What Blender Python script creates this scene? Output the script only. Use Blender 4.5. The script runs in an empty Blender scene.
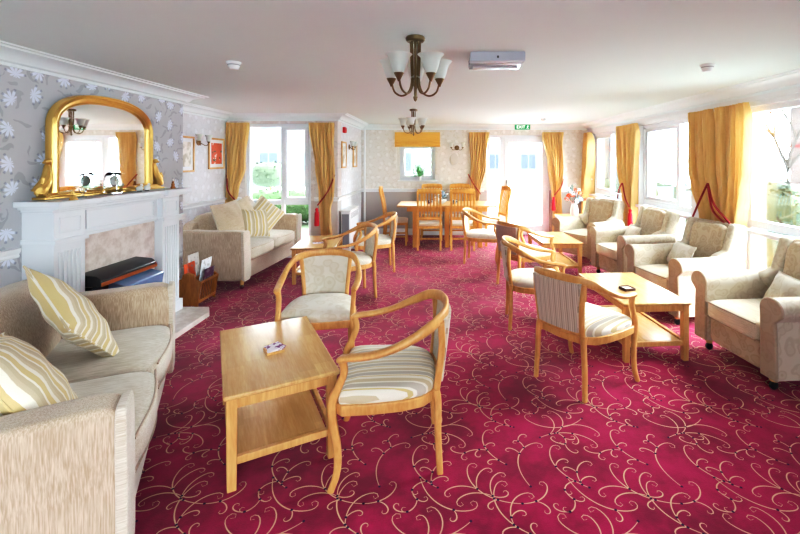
import bpy, math, random
from mathutils import Vector, Matrix, noise
C = bpy.context.scene.collection
PI = math.pi
R = math.radians
rnd = random.Random(7)
H = 2.35
# ------------------------------------------------------------------ helpers
class MB:
    def __init__(s): s.v = []; s.f = []; s.m = []; s.cur = 0
    def add(s, vs, fs):
        b = len(s.v); s.v += [tuple(v) for v in vs]
        for f in fs: s.f.append([b+i for i in f]); s.m.append(s.cur)
        return s
    def box(s, x0, x1, y0, y1, z0, z1, M=None):
        vs = [Vector((x, y, z)) for z in (z0, z1) for y in (y0, y1) for x in (x0, x1)]
        if M: vs = [M @ v for v in vs]
        return s.add(vs, [(0,2,3,1),(4,5,7,6),(0,1,5,4),(2,6,7,3),(0,4,6,2),(1,3,7,5)])
    def prism(s, poly, a0, a1, axis='y', M=None):
        # poly of (p,q); axis y: (x=p,z=q) extruded along y; x: (y=p,z=q) along x; z: (x=p,y=q) along z
        def mk(p, q, a):
            v = Vector((p, a, q)) if axis == 'y' else Vector((a, p, q)) if axis == 'x' else Vector((p, q, a))
            return M @ v if M else v
        n = len(poly)
        vs = [mk(p, q, a0) for p, q in poly] + [mk(p, q, a1) for p, q in poly]
        fs = [tuple(range(n)), tuple(range(2*n-1, n-1, -1))]
        fs += [(i, i+n, (i+1) % n + n, (i+1) % n) for i in range(n)]
        return s.add(vs, fs)
    def sweep(s, pts, sec, up=(0, 0, 1), closed=False, cap=True):
        pts = [Vector(p) for p in pts]; n = len(pts); up = Vector(up); rings = []
        for i, p in enumerate(pts):
            a = pts[(i-1) % n] if (closed or i > 0) else p
            b = pts[(i+1) % n] if (closed or i < n-1) else p
            t = (b-a).normalized(); side = t.cross(up)
            if side.length < 1e-4: side = t.cross(Vector((0, 1, 0.01)))
            side.normalize(); u2 = side.cross(t)
            se = sec(i/(n-1)) if callable(sec) else sec
            rings.append([p + a_*side + b_*u2 for a_, b_ in se])
        k = len(rings[0]); vs = [v for r in rings for v in r]; fs = []
        for i in range(n if closed else n-1):
            j = (i+1) % n
            for q in range(k):
                fs.append((i*k+q, j*k+q, j*k+(q+1) % k, i*k+(q+1) % k))
        if not closed and cap: fs += [tuple(range(k-1, -1, -1)), tuple((n-1)*k+q for q in range(k))]
        return s.add(vs, fs)
    def tube(s, pts, r, k=8, closed=False):
        rr = r if callable(r) else (lambda t: r)
        return s.sweep(pts, lambda t: [(rr(t)*math.cos(2*PI*q/k), rr(t)*math.sin(2*PI*q/k)) for q in range(k)], closed=closed)
    def lathe(s, prof, cx=0, cy=0, cz=0, k=20, M=None):
        vs = []; fs = []; n = len(prof)
        for r, z in prof:
            for q in range(k):
                v = Vector((cx + r*math.cos(2*PI*q/k), cy + r*math.sin(2*PI*q/k), cz+z))
                vs.append(M @ v if M else v)
        for i in range(n-1):
            for q in range(k):
                fs.append((i*k+q, i*k+(q+1) % k, (i+1)*k+(q+1) % k, (i+1)*k+q))
        if prof[0][0] > 1e-3: fs.append(tuple(range(k-1, -1, -1)))
        if prof[-1][0] > 1e-3: fs.append(tuple((n-1)*k+q for q in range(k)))
        return s.add(vs, fs)
    def rbox(s, c, h, k=6, n=10, crown=0, M=None, fn=None):
        # rounded, crowned box (upholstery); c centre, h half sizes
        vs = []; fs = []
        for ax in range(3):
            for sg in (-1, 1):
                b = len(vs)
                for i in range(n+1):
                    for j in range(n+1):
                        u = -1+2*i/n; w = -1+2*j/n
                        u = math.sin(u*PI/2)*.35+u*.65; w = math.sin(w*PI/2)*.35+w*.65
                        p = [0, 0, 0]; p[ax] = sg; p[(ax+1) % 3] = u; p[(ax+2) % 3] = w
                        d = sum(abs(q)**k for q in p)**(1/k)
                        p = [q/d for q in p]
                        z = p[2]*h[2]
                        if p[2] > 0: z += crown*(1-p[0]**2)*(1-p[1]**2)*p[2]
                        v = Vector((p[0]*h[0], p[1]*h[1], z))
                        if fn: v = fn(v)
                        v = v + Vector(c)
                        vs.append(M @ v if M else v)
                for i in range(n):
                    for j in range(n):
                        q = (b+i*(n+1)+j, b+(i+1)*(n+1)+j, b+(i+1)*(n+1)+j+1, b+i*(n+1)+j+1)
                        fs.append(q if sg > 0 else q[::-1])
        return s.add(vs, fs)
    def ball(s, c, r, k=10, M=None):
        prof = [(r*math.sin(PI*i/k), -r*math.cos(PI*i/k)) for i in range(k+1)]
        prof[0] = (0.0005, -r); prof[-1] = (0.0005, r)
        return s.lathe(prof, c[0], c[1], c[2], k=12, M=M)
    def build(s, name, mats, parent=None, bevel=0, smooth=35, merge=False, seg=2, loc=None, rot=None):
        me = bpy.data.meshes.new(name); me.from_pydata(s.v, [], s.f)
        if not isinstance(mats, (list, tuple)): mats = [mats]
        for m in mats: me.materials.append(m)
        if len(mats) > 1: me.polygons.foreach_set('material_index', s.m)
        if merge:
            import bmesh
            bm = bmesh.new(); bm.from_mesh(me); bmesh.ops.remove_doubles(bm, verts=bm.verts, dist=1e-5)
            bmesh.ops.recalc_face_normals(bm, faces=bm.faces); bm.to_mesh(me); bm.free()
        if smooth:
            me.polygons.foreach_set('use_smooth', [True]*len(me.polygons))
            me.set_sharp_from_angle(angle=R(smooth))
        me.update()
        o = bpy.data.objects.new(name, me); C.objects.link(o)
        if parent: o.parent = parent
        if loc: o.location = loc
        if rot: o.rotation_euler = rot
        if bevel:
            md = o.modifiers.new('Bevel', 'BEVEL'); md.width = bevel; md.segments = seg
            md.limit_method = 'ANGLE'; md.angle_limit = R(40)
        return o
def tag(o, label=None, cat=None, group=None, kind=None):
    for k, v in (('label', label), ('category', cat), ('group', group), ('kind', kind)):
        if v: o[k] = v
    return o
def thing(name, label, cat, loc=(0, 0, 0), rotz=0, group=None, rot=None):
    o = bpy.data.objects.new(name, None); C.objects.link(o)
    o.empty_display_size = .1
    o.location = loc; o.rotation_euler = rot or (0, 0, rotz)
    return tag(o, label, cat, group)
def dup(root, loc, rotz, label=None, group=None, parent=None):
    r = root.copy(); C.objects.link(r)
    if parent: r.parent = parent
    else: r.location = loc; r.rotation_euler = (0, 0, rotz)
    if label: r['label'] = label
    if group: r['group'] = group
    for ch in list(root.children): dup(ch, None, None, parent=r)
    return r
def crom(P, n=6):
    P = [Vector(p) for p in P]; out = []
    for i in range(len(P)-1):
        a = P[i-1] if i else P[0]*2-P[1]; b = P[i]; c = P[i+1]
        d = P[i+2] if i+2 < len(P) else P[-1]*2-P[-2]
        for k in range(n):
            t = k/n
            out.append(.5*((2*b)+(c-a)*t+(2*a-5*b+4*c-d)*t*t+(3*b-3*c+d-a)*t**3))
    return out+[P[-1]]
def rrect(w, h, r=.3):
    a, b = w/2, h/2; q = min(a, b)*r*2*.5
    return [(-a+q, -b), (a-q, -b), (a, -b+q), (a, b-q), (a-q, b), (-a+q, b), (-a, b-q), (-a, -b+q)]
# ------------------------------------------------------------------ materials
def srgb(r, g, b):
    f = lambda c: (c/12.92 if c <= .04045 else ((c+.055)/1.055)**2.4)
    return (f(r/255), f(g/255), f(b/255), 1)
class NT:
    def __init__(s, name, rough=.6, spec=.4, sheen=0, metal=0):
        s.mat = bpy.data.materials.new(name); s.mat.use_nodes = True
        s.nt = s.mat.node_tree; s.N = s.nt.nodes; s.L = s.nt.links
        s.b = s.N['Principled BSDF']; s.b.inputs['Roughness'].default_value = rough
        s.b.inputs['Specular IOR Level'].default_value = spec; s.b.inputs['Metallic'].default_value = metal
        if sheen: s.b.inputs['Sheen Weight'].default_value = sheen
        s.tc = s.N.new('ShaderNodeTexCoord')
    def n(s, t, **kw):
        x = s.N.new(t)
        for k, v in kw.items():
            if k.startswith('i_'): s.put(x.inputs[k[2:].replace('_', ' ')], v)
            else: setattr(x, k, v)
        return x
    def put(s, inp, v):
        if isinstance(v, bpy.types.NodeSocket): s.L.new(v, inp)
        else: inp.default_value = v
    def m(s, op, a, b=0, c=0):
        x = s.N.new('ShaderNodeMath'); x.operation = op
        for i, v in enumerate((a, b, c)): s.put(x.inputs[i], v)
        return x.outputs[0]
    def vm(s, op, a, b=(0, 0, 0)):
        x = s.N.new('ShaderNodeVectorMath'); x.operation = op
        s.put(x.inputs[0], a); s.put(x.inputs[1], b)
        return x.outputs[0]
    def mix(s, f, a, b):
        x = s.N.new('ShaderNodeMix'); x.data_type = 'RGBA'
        s.put(x.inputs[0], f); s.put(x.inputs[6], a); s.put(x.inputs[7], b)
        return x.outputs[2]
    def ss(s, v, lo, hi):
        x = s.N.new('ShaderNodeMapRange'); x.interpolation_type = 'SMOOTHSTEP'
        s.put(x.inputs[0], v); x.inputs[1].default_value = lo; x.inputs[2].default_value = hi
        return x.outputs[0]
    def noise(s, vec, scale, detail=2, rough=.5, out='Fac'):
        x = s.n('ShaderNodeTexNoise'); x.inputs['Scale'].default_value = scale; x.inputs['Detail'].default_value = detail
        x.inputs['Roughness'].default_value = rough; s.L.new(vec, x.inputs['Vector']); return x.outputs[out]
    def mapping(s, vec, scale=(1, 1, 1), rot=(0, 0, 0), loc=(0, 0, 0)):
        x = s.n('ShaderNodeMapping'); x.inputs['Scale'].default_value = scale; x.inputs['Rotation'].default_value = rot
        x.inputs['Location'].default_value = loc; s.L.new(vec, x.inputs['Vector']); return x.outputs[0]
    def col(s, v): s.put(s.b.inputs['Base Color'], v); return s
    def bump(s, h, st=.3, d=.002):
        x = s.n('ShaderNodeBump'); x.inputs['Strength'].default_value = st; x.inputs['Distance'].default_value = d
        s.L.new(h, x.inputs['Height']); s.L.new(x.outputs[0], s.b.inputs['Normal']); return s
    @property
    def obj(s): return s.tc.outputs['Object']
def plain(name, c, rough=.6, metal=0, spec=.4, var=.06):
    t = NT(name, rough, spec, metal=metal)
    f = t.noise(t.obj, 9, 3)
    d = tuple(x*(1-var*2) for x in c[:3])+(1,)
    return t.col(t.mix(f, d, c)).mat
def emis(name, c, st):
    t = NT(name); t.b.inputs['Emission Color'].default_value = c; t.b.inputs['Emission Strength'].default_value = st
    return t.col(c).mat
def wood(name, light, dark, sc=(14, 14, 1.6), planks=0, rough=.38):
    t = NT(name, rough, .45)
    v = t.mapping(t.obj, sc)
    n1 = t.noise(v, 2.2, 5, .6); n2 = t.noise(v, 9, 3, .5)
    f = t.m('ADD', t.m('MULTIPLY', n1, .75), t.m('MULTIPLY', n2, .35))
    f = t.ss(f, .3, .85)
    c = t.mix(f, dark, light)
    if planks:
        sep = t.n('ShaderNodeSeparateXYZ'); t.L.new(t.obj, sep.inputs[0])
        pid = t.m('FLOOR', t.m('DIVIDE', sep.outputs[0], planks))
        pid2 = t.m('FLOOR', t.m('DIVIDE', t.m('ADD', sep.outputs[1], t.m('MULTIPLY', pid, .37)), .42))
        w = t.n('ShaderNodeTexWhiteNoise'); w.noise_dimensions = '2D'
        cb = t.n('ShaderNodeCombineXYZ'); t.L.new(pid, cb.inputs[0]); t.L.new(pid2, cb.inputs[1]); t.L.new(cb.outputs[0], w.inputs['Vector'])
        c = t.mix(t.m('MULTIPLY', w.outputs['Value'], .45), c, tuple(x*.72 for x in dark[:3])+(1,))
    t.bump(n2, .08, .001)
    return t.col(c).mat
def wallpaper(name, base, flower, leaf, tip, scale=4.2, k=1.0, lower=None, plane='x', seed=0, lz=.93):
    # daisies with separate petals on the cell centres of a voronoi, leaves between
    t = NT(name, .75, .2)
    sep = t.n('ShaderNodeSeparateXYZ'); t.L.new(t.obj, sep.inputs[0])
    u = sep.outputs[1 if plane == 'x' else 0]; w = sep.outputs[2]
    cb = t.n('ShaderNodeCombineXYZ'); t.L.new(t.m('ADD', u, seed), cb.inputs[0]); t.L.new(w, cb.inputs[1])
    P = t.vm('SCALE', cb.outputs[0]); P.node.inputs['Scale'].default_value = scale
    def vor(vec, rand, off=0):
        x = t.n('ShaderNodeTexVoronoi'); x.voronoi_dimensions = '2D'; x.inputs['Scale'].default_value = 1
        x.inputs['Randomness'].default_value = rand
        t.L.new(t.vm('ADD', vec, (off, off*.7, 0)), x.inputs['Vector'])
        d = t.vm('SUBTRACT', t.vm('ADD', vec, (off, off*.7, 0)), x.outputs['Position'])
        s2 = t.n('ShaderNodeSeparateXYZ'); t.L.new(d, s2.inputs[0]); 
        sc_ = t.n('ShaderNodeSeparateXYZ'); t.L.new(x.outputs['Color'], sc_.inputs[0])
        return x, s2.outputs[0], s2.outputs[1], sc_.outputs[0]
    v1, dx, dy, rn = vor(P, .55)
    r = v1.outputs['Distance']
    th = t.m('ADD', t.m('ARCTAN2', dy, dx), t.m('MULTIPLY', rn, 6.28))
    pet = t.m('ABSOLUTE', t.m('COSINE', t.m('MULTIPLY', th, 4.5)))
    # half fan of long petals
    fan = t.ss(t.m('COSINE', th), -1.0, .4)
    Rr = t.m('MULTIPLY', t.m('POWER', pet, .6), t.m('MULTIPLY_ADD', fan, .22, .13))
    fl = t.ss(t.m('SUBTRACT', Rr, r), 0, .03)
    tipm = t.m('MULTIPLY', t.ss(r, .24, .30), t.m('MULTIPLY', t.ss(pet, .75, .97), t.m('SUBTRACT', 1, t.ss(r, .33, .38))))
    tipm = t.m('MULTIPLY', tipm, t.ss(fan, .5, .8))
    # leaves: ellipses turned at random
    warp = t.vm('ADD', P, t.vm('SCALE', t.noise(P, 1.4, 2, out='Color')))
    warp.node.inputs[1]
    v2, lx, ly, rn2 = vor(t.vm('MULTIPLY', warp, (1.7, 1.7, 1)), .9, 3.3)
    an = t.m('MULTIPLY', rn2, 6.28)
    ca, sa = t.m('COSINE', an), t.m('SINE', an)
    ex = t.m('ADD', t.m('MULTIPLY', lx, ca), t.m('MULTIPLY', ly, sa))
    ey = t.m('SUBTRACT', t.m('MULTIPLY', ly, ca), t.m('MULTIPLY', lx, sa))
    ell = t.m('ADD', t.m('POWER', t.m('DIVIDE', ex, .42), 2), t.m('POWER', t.m('DIVIDE', ey, .13), 2))
    lf = t.m('SUBTRACT', 1, t.ss(ell, .7, 1.0))
    c = t.mix(t.noise(P, 3, 2), base, tuple(x*.93 for x in base[:3])+(1,))
    c = t.mix(t.m('MULTIPLY', lf, .75*k), c, leaf)
    c = t.mix(t.m('MULTIPLY', fl, k), c, flower)
    c = t.mix(t.m('MULTIPLY', tipm, .8*k), c, tip)
    if lower: c = t.mix(t.m('LESS_THAN', w, lz), c, lower)
    return t.col(c).mat
def damask(name, base, mot, dark, scale=9, sheen=.3):
    t = NT(name, .8, .2, sheen)
    n0 = t.noise(t.obj, 5, 2, out='Color')
    w = t.vm('ADD', t.vm('SCALE', t.obj), t.vm('SCALE', n0))
    w.node.inputs[0].links[0].from_node.inputs['Scale'].default_value = scale
    w.node.inputs[1].links[0].from_node.inputs['Scale'].default_value = 1.6
    v = t.n('ShaderNodeTexVoronoi'); v.feature = 'SMOOTH_F1'; v.inputs['Smoothness'].default_value = .25; v.inputs['Scale'].default_value = 1
    t.L.new(w, v.inputs['Vector']); d = v.outputs['Distance']
    ring = t.m('SINE', t.m('MULTIPLY', d, 16))
    f = t.m('MULTIPLY', t.ss(ring, -.1, .35), t.m('SUBTRACT', 1, t.ss(d, .5, .62)))
    blob = t.m('SUBTRACT', 1, t.ss(d, .36, .42))
    fine = t.noise(t.mapping(t.obj, (120, 120, 120)), 3, 2)
    c = t.mix(t.m('MULTIPLY', blob, .28), base, mot); c = t.mix(t.m('MULTIPLY', f, .55), c, mot)
    c = t.mix(t.m('MULTIPLY', fine, .35), c, dark)
    return t.bump(fine, .25, .001).col(c).mat
def chenille(name, a, b, ax=2):
    t = NT(name, .85, .15, .4)
    s = [230, 230, 230]; s[ax] = 10
    f = t.noise(t.mapping(t.obj, s), 1, 3, .6); g = t.noise(t.obj, 7, 3)
    f = t.ss(t.m('ADD', t.m('MULTIPLY', f, .8), t.m('MULTIPLY', g, .25)), .32, .75)
    return t.bump(f, .3, .0012).col(t.mix(f, b, a)).mat
def stripes(name, cols, period, axis=0, rough=.75):
    t = NT(name, rough, .25, .3)
    sep = t.n('ShaderNodeSeparateXYZ'); t.L.new(t.obj, sep.inputs[0])
    x = t.m('FRACT', t.m('DIVIDE', t.m('ADD', sep.outputs[axis], t.m('MULTIPLY', t.noise(t.obj, 4, 1), .01)), period))
    rp = t.n('ShaderNodeValToRGB'); rp.color_ramp.interpolation = 'CONSTANT'
    e = rp.color_ramp.elements
    while len(e) < len(cols): e.new(.5)
    for i, (p, c) in enumerate(cols): e[i].position = p; e[i].color = c
    t.L.new(x, rp.inputs[0])
    fine = t.noise(t.mapping(t.obj, (160, 160, 160)), 2, 2)
    c = t.mix(t.m('MULTIPLY', fine, .3), rp.outputs[0], srgb(150, 130, 105))
    return t.bump(fine, .2, .001).col(c).mat

M = {}
OAK_L, OAK_D = srgb(226, 182, 122), srgb(196, 142, 80)
M['oak'] = wood('oak', OAK_L, OAK_D)
M['oak_top'] = wood('oak_top', srgb(226, 188, 132), srgb(200, 152, 96), (16, 1.6, 14), .085, .22)
M['oak_x'] = wood('oak_x', srgb(226, 186, 126), srgb(198, 146, 84), (1.6, 16, 14), 0, .3)
M['chairwood'] = wood('chair_wood', srgb(226, 176, 114), srgb(198, 138, 76), (9, 9, 3), 0, .33)
M['rackwood'] = wood('rack_wood', srgb(176, 112, 52), srgb(128, 72, 28), (12, 12, 2), 0, .35)
M['dininghoney'] = wood('dining_wood', srgb(224, 170, 92), srgb(190, 130, 58), (12, 12, 2), 0, .35)
M['white'] = plain('white_paint', srgb(236, 238, 240), .4, var=.01)
M['upvc'] = plain('white_upvc', srgb(232, 236, 242), .3, var=.01)
M['mantel'] = plain('mantel_paint', srgb(226, 232, 238), .35, var=.01)
M['ceil'] = plain('ceiling_paint', srgb(228, 239, 237), .85, spec=.1, var=.01)
M['cornice'] = plain('cornice_paint', srgb(234, 244, 246), .6, var=.005)
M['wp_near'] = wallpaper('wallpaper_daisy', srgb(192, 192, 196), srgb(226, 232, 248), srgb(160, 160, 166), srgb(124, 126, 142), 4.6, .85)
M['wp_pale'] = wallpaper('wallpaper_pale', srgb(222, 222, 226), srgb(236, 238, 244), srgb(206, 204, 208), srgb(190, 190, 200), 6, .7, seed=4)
M['wp_back'] = wallpaper('wallpaper_back', srgb(226, 222, 215), srgb(238, 236, 232), srgb(208, 200, 188), srgb(200, 194, 186), 6, .8, lower=srgb(176, 170, 168), plane='y', seed=2, lz=.95)
M['wp_pier'] = wallpaper('wallpaper_pier', srgb(224, 216, 214), srgb(238, 235, 236), srgb(200, 192, 194), srgb(190, 186, 190), 6, .8, lower=srgb(196, 190, 188), plane='y', seed=1, lz=.93)
M['gold'] = plain('gilt', srgb(232, 190, 112), .36, .9, var=.1)
M['brass'] = plain('antique_brass', srgb(128, 106, 74), .32, .9, var=.15)
M['chrome'] = plain('chrome', srgb(200, 200, 205), .2, 1.0)
M['black'] = plain('black_plastic', srgb(22, 22, 26), .35)
M['red'] = plain('red_plastic', srgb(200, 20, 36), .4)
M['rope'] = plain('red_rope', srgb(150, 24, 36), .7)
M['tassel'] = plain('red_tassel', srgb(196, 22, 44), .8)
M['marble'] = None
t = NT('marble', .3, .4)
f = t.noise(t.obj, 9, 8, .65); g = t.noise(t.obj, 30, 4)
M['marble'] = t.col(t.mix(t.ss(t.m('ADD', f, t.m('MULTIPLY', g, .2)), .45, .75), srgb(230, 222, 216), srgb(204, 192, 184))).mat
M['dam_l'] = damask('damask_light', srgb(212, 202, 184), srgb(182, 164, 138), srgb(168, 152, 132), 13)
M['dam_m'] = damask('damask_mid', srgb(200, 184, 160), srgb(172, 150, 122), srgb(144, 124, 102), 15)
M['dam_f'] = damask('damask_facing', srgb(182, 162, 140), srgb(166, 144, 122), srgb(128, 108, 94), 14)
M['seatplain'] = chenille('seat_velvet', srgb(220, 206, 184), srgb(192, 172, 144), 0)
M['chen'] = chenille('sofa_chenille', srgb(206, 187, 166), srgb(160, 136, 114))
M['chen_l'] = chenille('sofa_chenille_light', srgb(218, 210, 198), srgb(180, 166, 146), 1)
M['fcush'] = damask('chair_floral', srgb(226, 220, 208), srgb(200, 188, 166), srgb(180, 168, 150), 12, .2)
M['mauve'] = chenille('mauve_back', srgb(190, 164, 150), srgb(166, 140, 128))
cr, be, gr, gd = srgb(240, 234, 220), srgb(206, 190, 160), srgb(190, 182, 170), srgb(212, 188, 134)
M['stripe_seat'] = stripes('stripe_seat', [(0, cr), (.2, be), (.45, cr), (.55, gr), (.85, cr), (.92, gd)], .085)
M['stripe_back'] = stripes('stripe_back', [(0, srgb(214, 200, 184)), (.2, srgb(178, 158, 140)), (.32, srgb(222, 212, 198)), (.5, srgb(190, 174, 158)), (.62, srgb(206, 194, 178)), (.85, srgb(166, 148, 132))], .045)
M['stripe_pillow'] = stripes('stripe_pillow', [(0, cr), (.1, gd), (.4, cr), (.5, srgb(196, 180, 150)), (.72, be), (.9, cr)], .10, 1)
M['curtain'] = None
t = NT('gold_curtain', .5, .4, .3)
f = t.noise(t.mapping(t.obj, (60, 60, 4)), 1, 3); t.b.inputs['Subsurface Weight'].default_value = 0
tr = t.n('ShaderNodeBsdfTranslucent'); cc = t.mix(f, srgb(212, 166, 94), srgb(238, 204, 142)); t.L.new(cc, tr.inputs[0]); t.col(cc)
mx = t.n('ShaderNodeMixShader'); mx.inputs[0].default_value = .12
t.L.new(t.b.outputs[0], mx.inputs[1]); t.L.new(tr.outputs[0], mx.inputs[2]); t.L.new(mx.outputs[0], t.N['Material Output'].inputs[0])
M['curtain'] = t.mat
t = NT('mirror_glass', .02, 1, metal=1); M['mirror'] = t.col((.92, .93, .93, 1)).mat
def glassmat(name, fac, tint=(1, 1, 1, 1)):
    t = NT(name); tr = t.n('ShaderNodeBsdfTransparent'); tr.inputs[0].default_value = tint
    gl = t.n('ShaderNodeBsdfGlossy'); gl.inputs['Roughness'].default_value = .02
    fr = t.n('ShaderNodeFresnel'); fr.inputs[0].default_value = 1.3
    mx = t.n('ShaderNodeMixShader'); t.L.new(t.m('MULTIPLY', fr.outputs[0], fac), mx.inputs[0])
    t.L.new(tr.outputs[0], mx.inputs[1]); t.L.new(gl.outputs[0], mx.inputs[2]); t.L.new(mx.outputs[0], t.N['Material Output'].inputs[0])
    return t.mat
M['glass'] = glassmat('window_glass', .8); M['clear'] = glassmat('clear_glass', 1, (.9, .93, .93, 1))
t = NT('frosted_shade', .35, .5); tr = t.n('ShaderNodeBsdfTranslucent'); tr.inputs[0].default_value = srgb(240, 244, 240)
t.col(srgb(236, 242, 238)); mx = t.n('ShaderNodeMixShader'); mx.inputs[0].default_value = .5
t.L.new(t.b.outputs[0], mx.inputs[1]); t.L.new(tr.outputs[0], mx.inputs[2]); t.L.new(mx.outputs[0], t.N['Material Output'].inputs[0]); M['shade'] = t.mat
t = NT('carpet', .95, .05, .12)
f1 = t.noise(t.obj, 2.2, 4, .6); f2 = t.noise(t.obj, 160, 2); f3 = t.noise(t.obj, 14, 4, .7)
c = t.mix(t.ss(t.m('ADD', f1, t.m('MULTIPLY', f3, .35)), .48, .88), srgb(120, 3, 50), srgb(172, 10, 80))
c = t.mix(t.m('MULTIPLY', f2, .35), c, srgb(96, 0, 38)); t.bump(f2, .5, .003); M['carpet'] = t.col(c).mat
M['vine'] = plain('carpet_vine', srgb(224, 180, 152), .95, spec=.1, var=.15)
M['vine_dark'] = plain('carpet_vine_joint', srgb(50, 24, 62), .95, spec=.1)

# ------------------------------------------------------------------ camera, world
cam = bpy.data.cameras.new('camera'); co = bpy.data.objects.new('camera', cam); C.objects.link(co)
co.location = (0, 0, 1.6); co.rotation_euler = (PI/2, 0, 0); cam.lens = 36*420/800
cam.shift_x = -40/800; cam.shift_y = -107/800; cam.clip_start = .02
bpy.context.scene.camera = co
w = bpy.data.worlds.new('world'); bpy.context.scene.world = w; w.use_nodes = True
bg = w.node_tree.nodes['Background']; bg.inputs[0].default_value = (.84, .96, 1, 1); bg.inputs[1].default_value = 8.0
wn = w.node_tree; tcw = wn.nodes.new('ShaderNodeTexCoord'); dt = wn.nodes.new('ShaderNodeVectorMath'); dt.operation = 'DOT_PRODUCT'
dt.inputs[1].default_value = (.72, .62, .31); wn.links.new(tcw.outputs['Generated'], dt.inputs[0])
mr = wn.nodes.new('ShaderNodeMapRange'); mr.inputs[1].default_value = -.6; mr.inputs[2].default_value = .7; mr.inputs[3].default_value = 4.5; mr.inputs[4].default_value = 44.0
wn.links.new(dt.outputs['Value'], mr.inputs[0]); wn.links.new(mr.outputs[0], bg.inputs[1])
sc = bpy.context.scene
sc.view_settings.view_transform = 'Standard'; sc.view_settings.look = 'None'; sc.view_settings.exposure = .5
vs_ = sc.view_settings; vs_.use_curve_mapping = True; cm = vs_.curve_mapping; cv = cm.curves[3]
cv.points.new(.06, .042); cv.points.new(.35, .40); cm.update()
sc.cycles.use_denoising = True; sc.cycles.max_bounces = 8; sc.cycles.diffuse_bounces = 5; sc.cycles.transparent_max_bounces = 16
sc.cycles.caustics_reflective = False; sc.cycles.caustics_refractive = False
def portal(loc, rot, sx, sy):
    l = bpy.data.lights.new('portal', 'AREA'); l.shape = 'RECTANGLE'; l.size = sx; l.size_y = sy
    l.cycles.is_portal = True
    o = bpy.data.objects.new('portal', l); C.objects.link(o); o.location = loc; o.rotation_euler = rot

# ------------------------------------------------------------------ room shell
XL, XA, XJ, XR, YW, YB, YC, Y0 = -2.95, -3.5, -1.68, 3.14, 6.9, 8.96, 4.82, -1.6
def struct(o, label=None): o['kind'] = 'structure'; return o
# floor with woven scroll pattern
fl = MB(); fl.box(-3.8, 3.4, Y0, 9.2, -.1, 0)
def stroke(x, y, h, L, k0, k1, curl, n=16, lc=.13):
    pts = [(x, y, h)]; ds = (L+lc)/n
    for i in range(n):
        s_ = (i+.5)*ds
        k = k0+(k1-k0)*min(1, s_/L) if s_ < L else k1 + math.copysign(curl, k1)*((s_-L)/lc)**1.2
        h += k*ds; x += math.cos(h)*ds; y += math.sin(h)*ds; pts.append((x, y, h))
    return pts
def inroom(x, y):
    if not (Y0+.02 < y < YB-.02 and x < XR-.02): return False
    if y < YC: return x > XL+.02
    if y < YW: return x > XA+.02
    return x > XJ+.02
T = .74; strokes = []; dots = []
prng = random.Random(11)
cells = {}
def tor(a, b):
    dx = abs(a[0]-b[0]) % T; dy = abs(a[1]-b[1]) % T
    return math.hypot(min(dx, T-dx), min(dy, T-dy))
allp = []
def clear(st, skip, dist):
    for i, p in enumerate(st):
        if i < skip: continue
        for q, own in allp:
            if tor(p, q) < dist: return False
    return True
tries = 0
while len(strokes) < 46 and tries < 5000:
    tries += 1
    k = prng.choice((-1, 1)); main = len(strokes) < 8
    if main or not strokes:
        st = stroke(prng.uniform(0, T), prng.uniform(0, T), prng.uniform(0, 6.28), prng.uniform(.28, .42), k*2.4, k*6.5, 80, 26, .12); skip = 0
    else:
        par = prng.choice(strokes); i = prng.randrange(0, int(len(par)*.72)); x, y, hh = par[i]
        big = len(strokes) < 19
        st = stroke(x, y, hh+(PI if i == 0 else k*prng.uniform(.3, .9)), prng.uniform(.14, .26) if big else prng.uniform(.03, .09), k*(4 if big else 9), k*(10 if big else 16), 90, 16 if big else 12, .09 if big else .07); skip = 8 if big else 4
    if clear(st[10:] if main else st, skip, .04 if main else .024 if len(strokes) < 19 else .014):
        strokes.append(st); allp += [((p[0], p[1]), len(strokes)) for p in st]; dots.append(st[0][:2])
fl.cur = 1
for ix in range(-5, 5):
    for iy in range(-2, 13):
        for st in strokes:
            n = len(st); L_ = []; Rr = []
            for i, (x, y, h) in enumerate(st):
                wd = .0025*(.45+.75*math.sin(PI*min(1, (i+1.2)/n))); X = ix*T+x; Y = iy*T+y
                L_.append((X-math.sin(h)*wd, Y+math.cos(h)*wd)); Rr.append((X+math.sin(h)*wd, Y-math.cos(h)*wd))
            b = len(fl.v); ok = [inroom(*a) for a in L_]
            fl.v += [(x, y, .0012) for x, y in L_] + [(x, y, .0012) for x, y in Rr]
            for i in range(n-1):
                if ok[i] and ok[i+1]: fl.f.append([b+i, b+n+i, b+n+i+1, b+i+1]); fl.m.append(1)
fl.cur = 2
for ix in range(-5, 5):
    for iy in range(-1, 13):
        for dx, dy in dots:
            X, Y = ix*T+dx, iy*T+dy
            if inroom(X, Y): fl.add([(X+.007*math.cos(a), Y+.007*math.sin(a), .0018) for a in (0, 1.05, 2.1, 3.14, 4.19, 5.24)], [(0, 1, 2, 3, 4, 5)])
struct(fl.build('floor', [M['carpet'], M['vine'], M['vine_dark']], smooth=0))
struct(MB().box(-3.8, 3.45, Y0, 9.3, H, H+.15).build('ceiling', M['ceil'], smooth=0))
def wall(name, plane, c0, c1, a0, a1, holes, mat):
    # plane 'x': wall between x=c0..c1 running along y a0..a1 ; 'y': between y=c0..c1 along x. holes (a,b,z0,z1)
    m = MB(); cuts = sorted({a0, a1, *[h[0] for h in holes], *[h[1] for h in holes]})
    def bx(a, b, z0, z1):
        if z1-z0 < 1e-4: return
        m.box(c0, c1, a, b, z0, z1) if plane == 'x' else m.box(a, b, c0, c1, z0, z1)
    for a, b in zip(cuts, cuts[1:]):
        hs = [h for h in holes if h[0] <= a+1e-6 and h[1] >= b-1e-6]
        if hs: bx(a, b, 0, hs[0][2]); bx(a, b, hs[0][3], H)
        else: bx(a, b, 0, H)
    return struct(m.build(name, mat, smooth=0))
WT = 2.14
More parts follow.
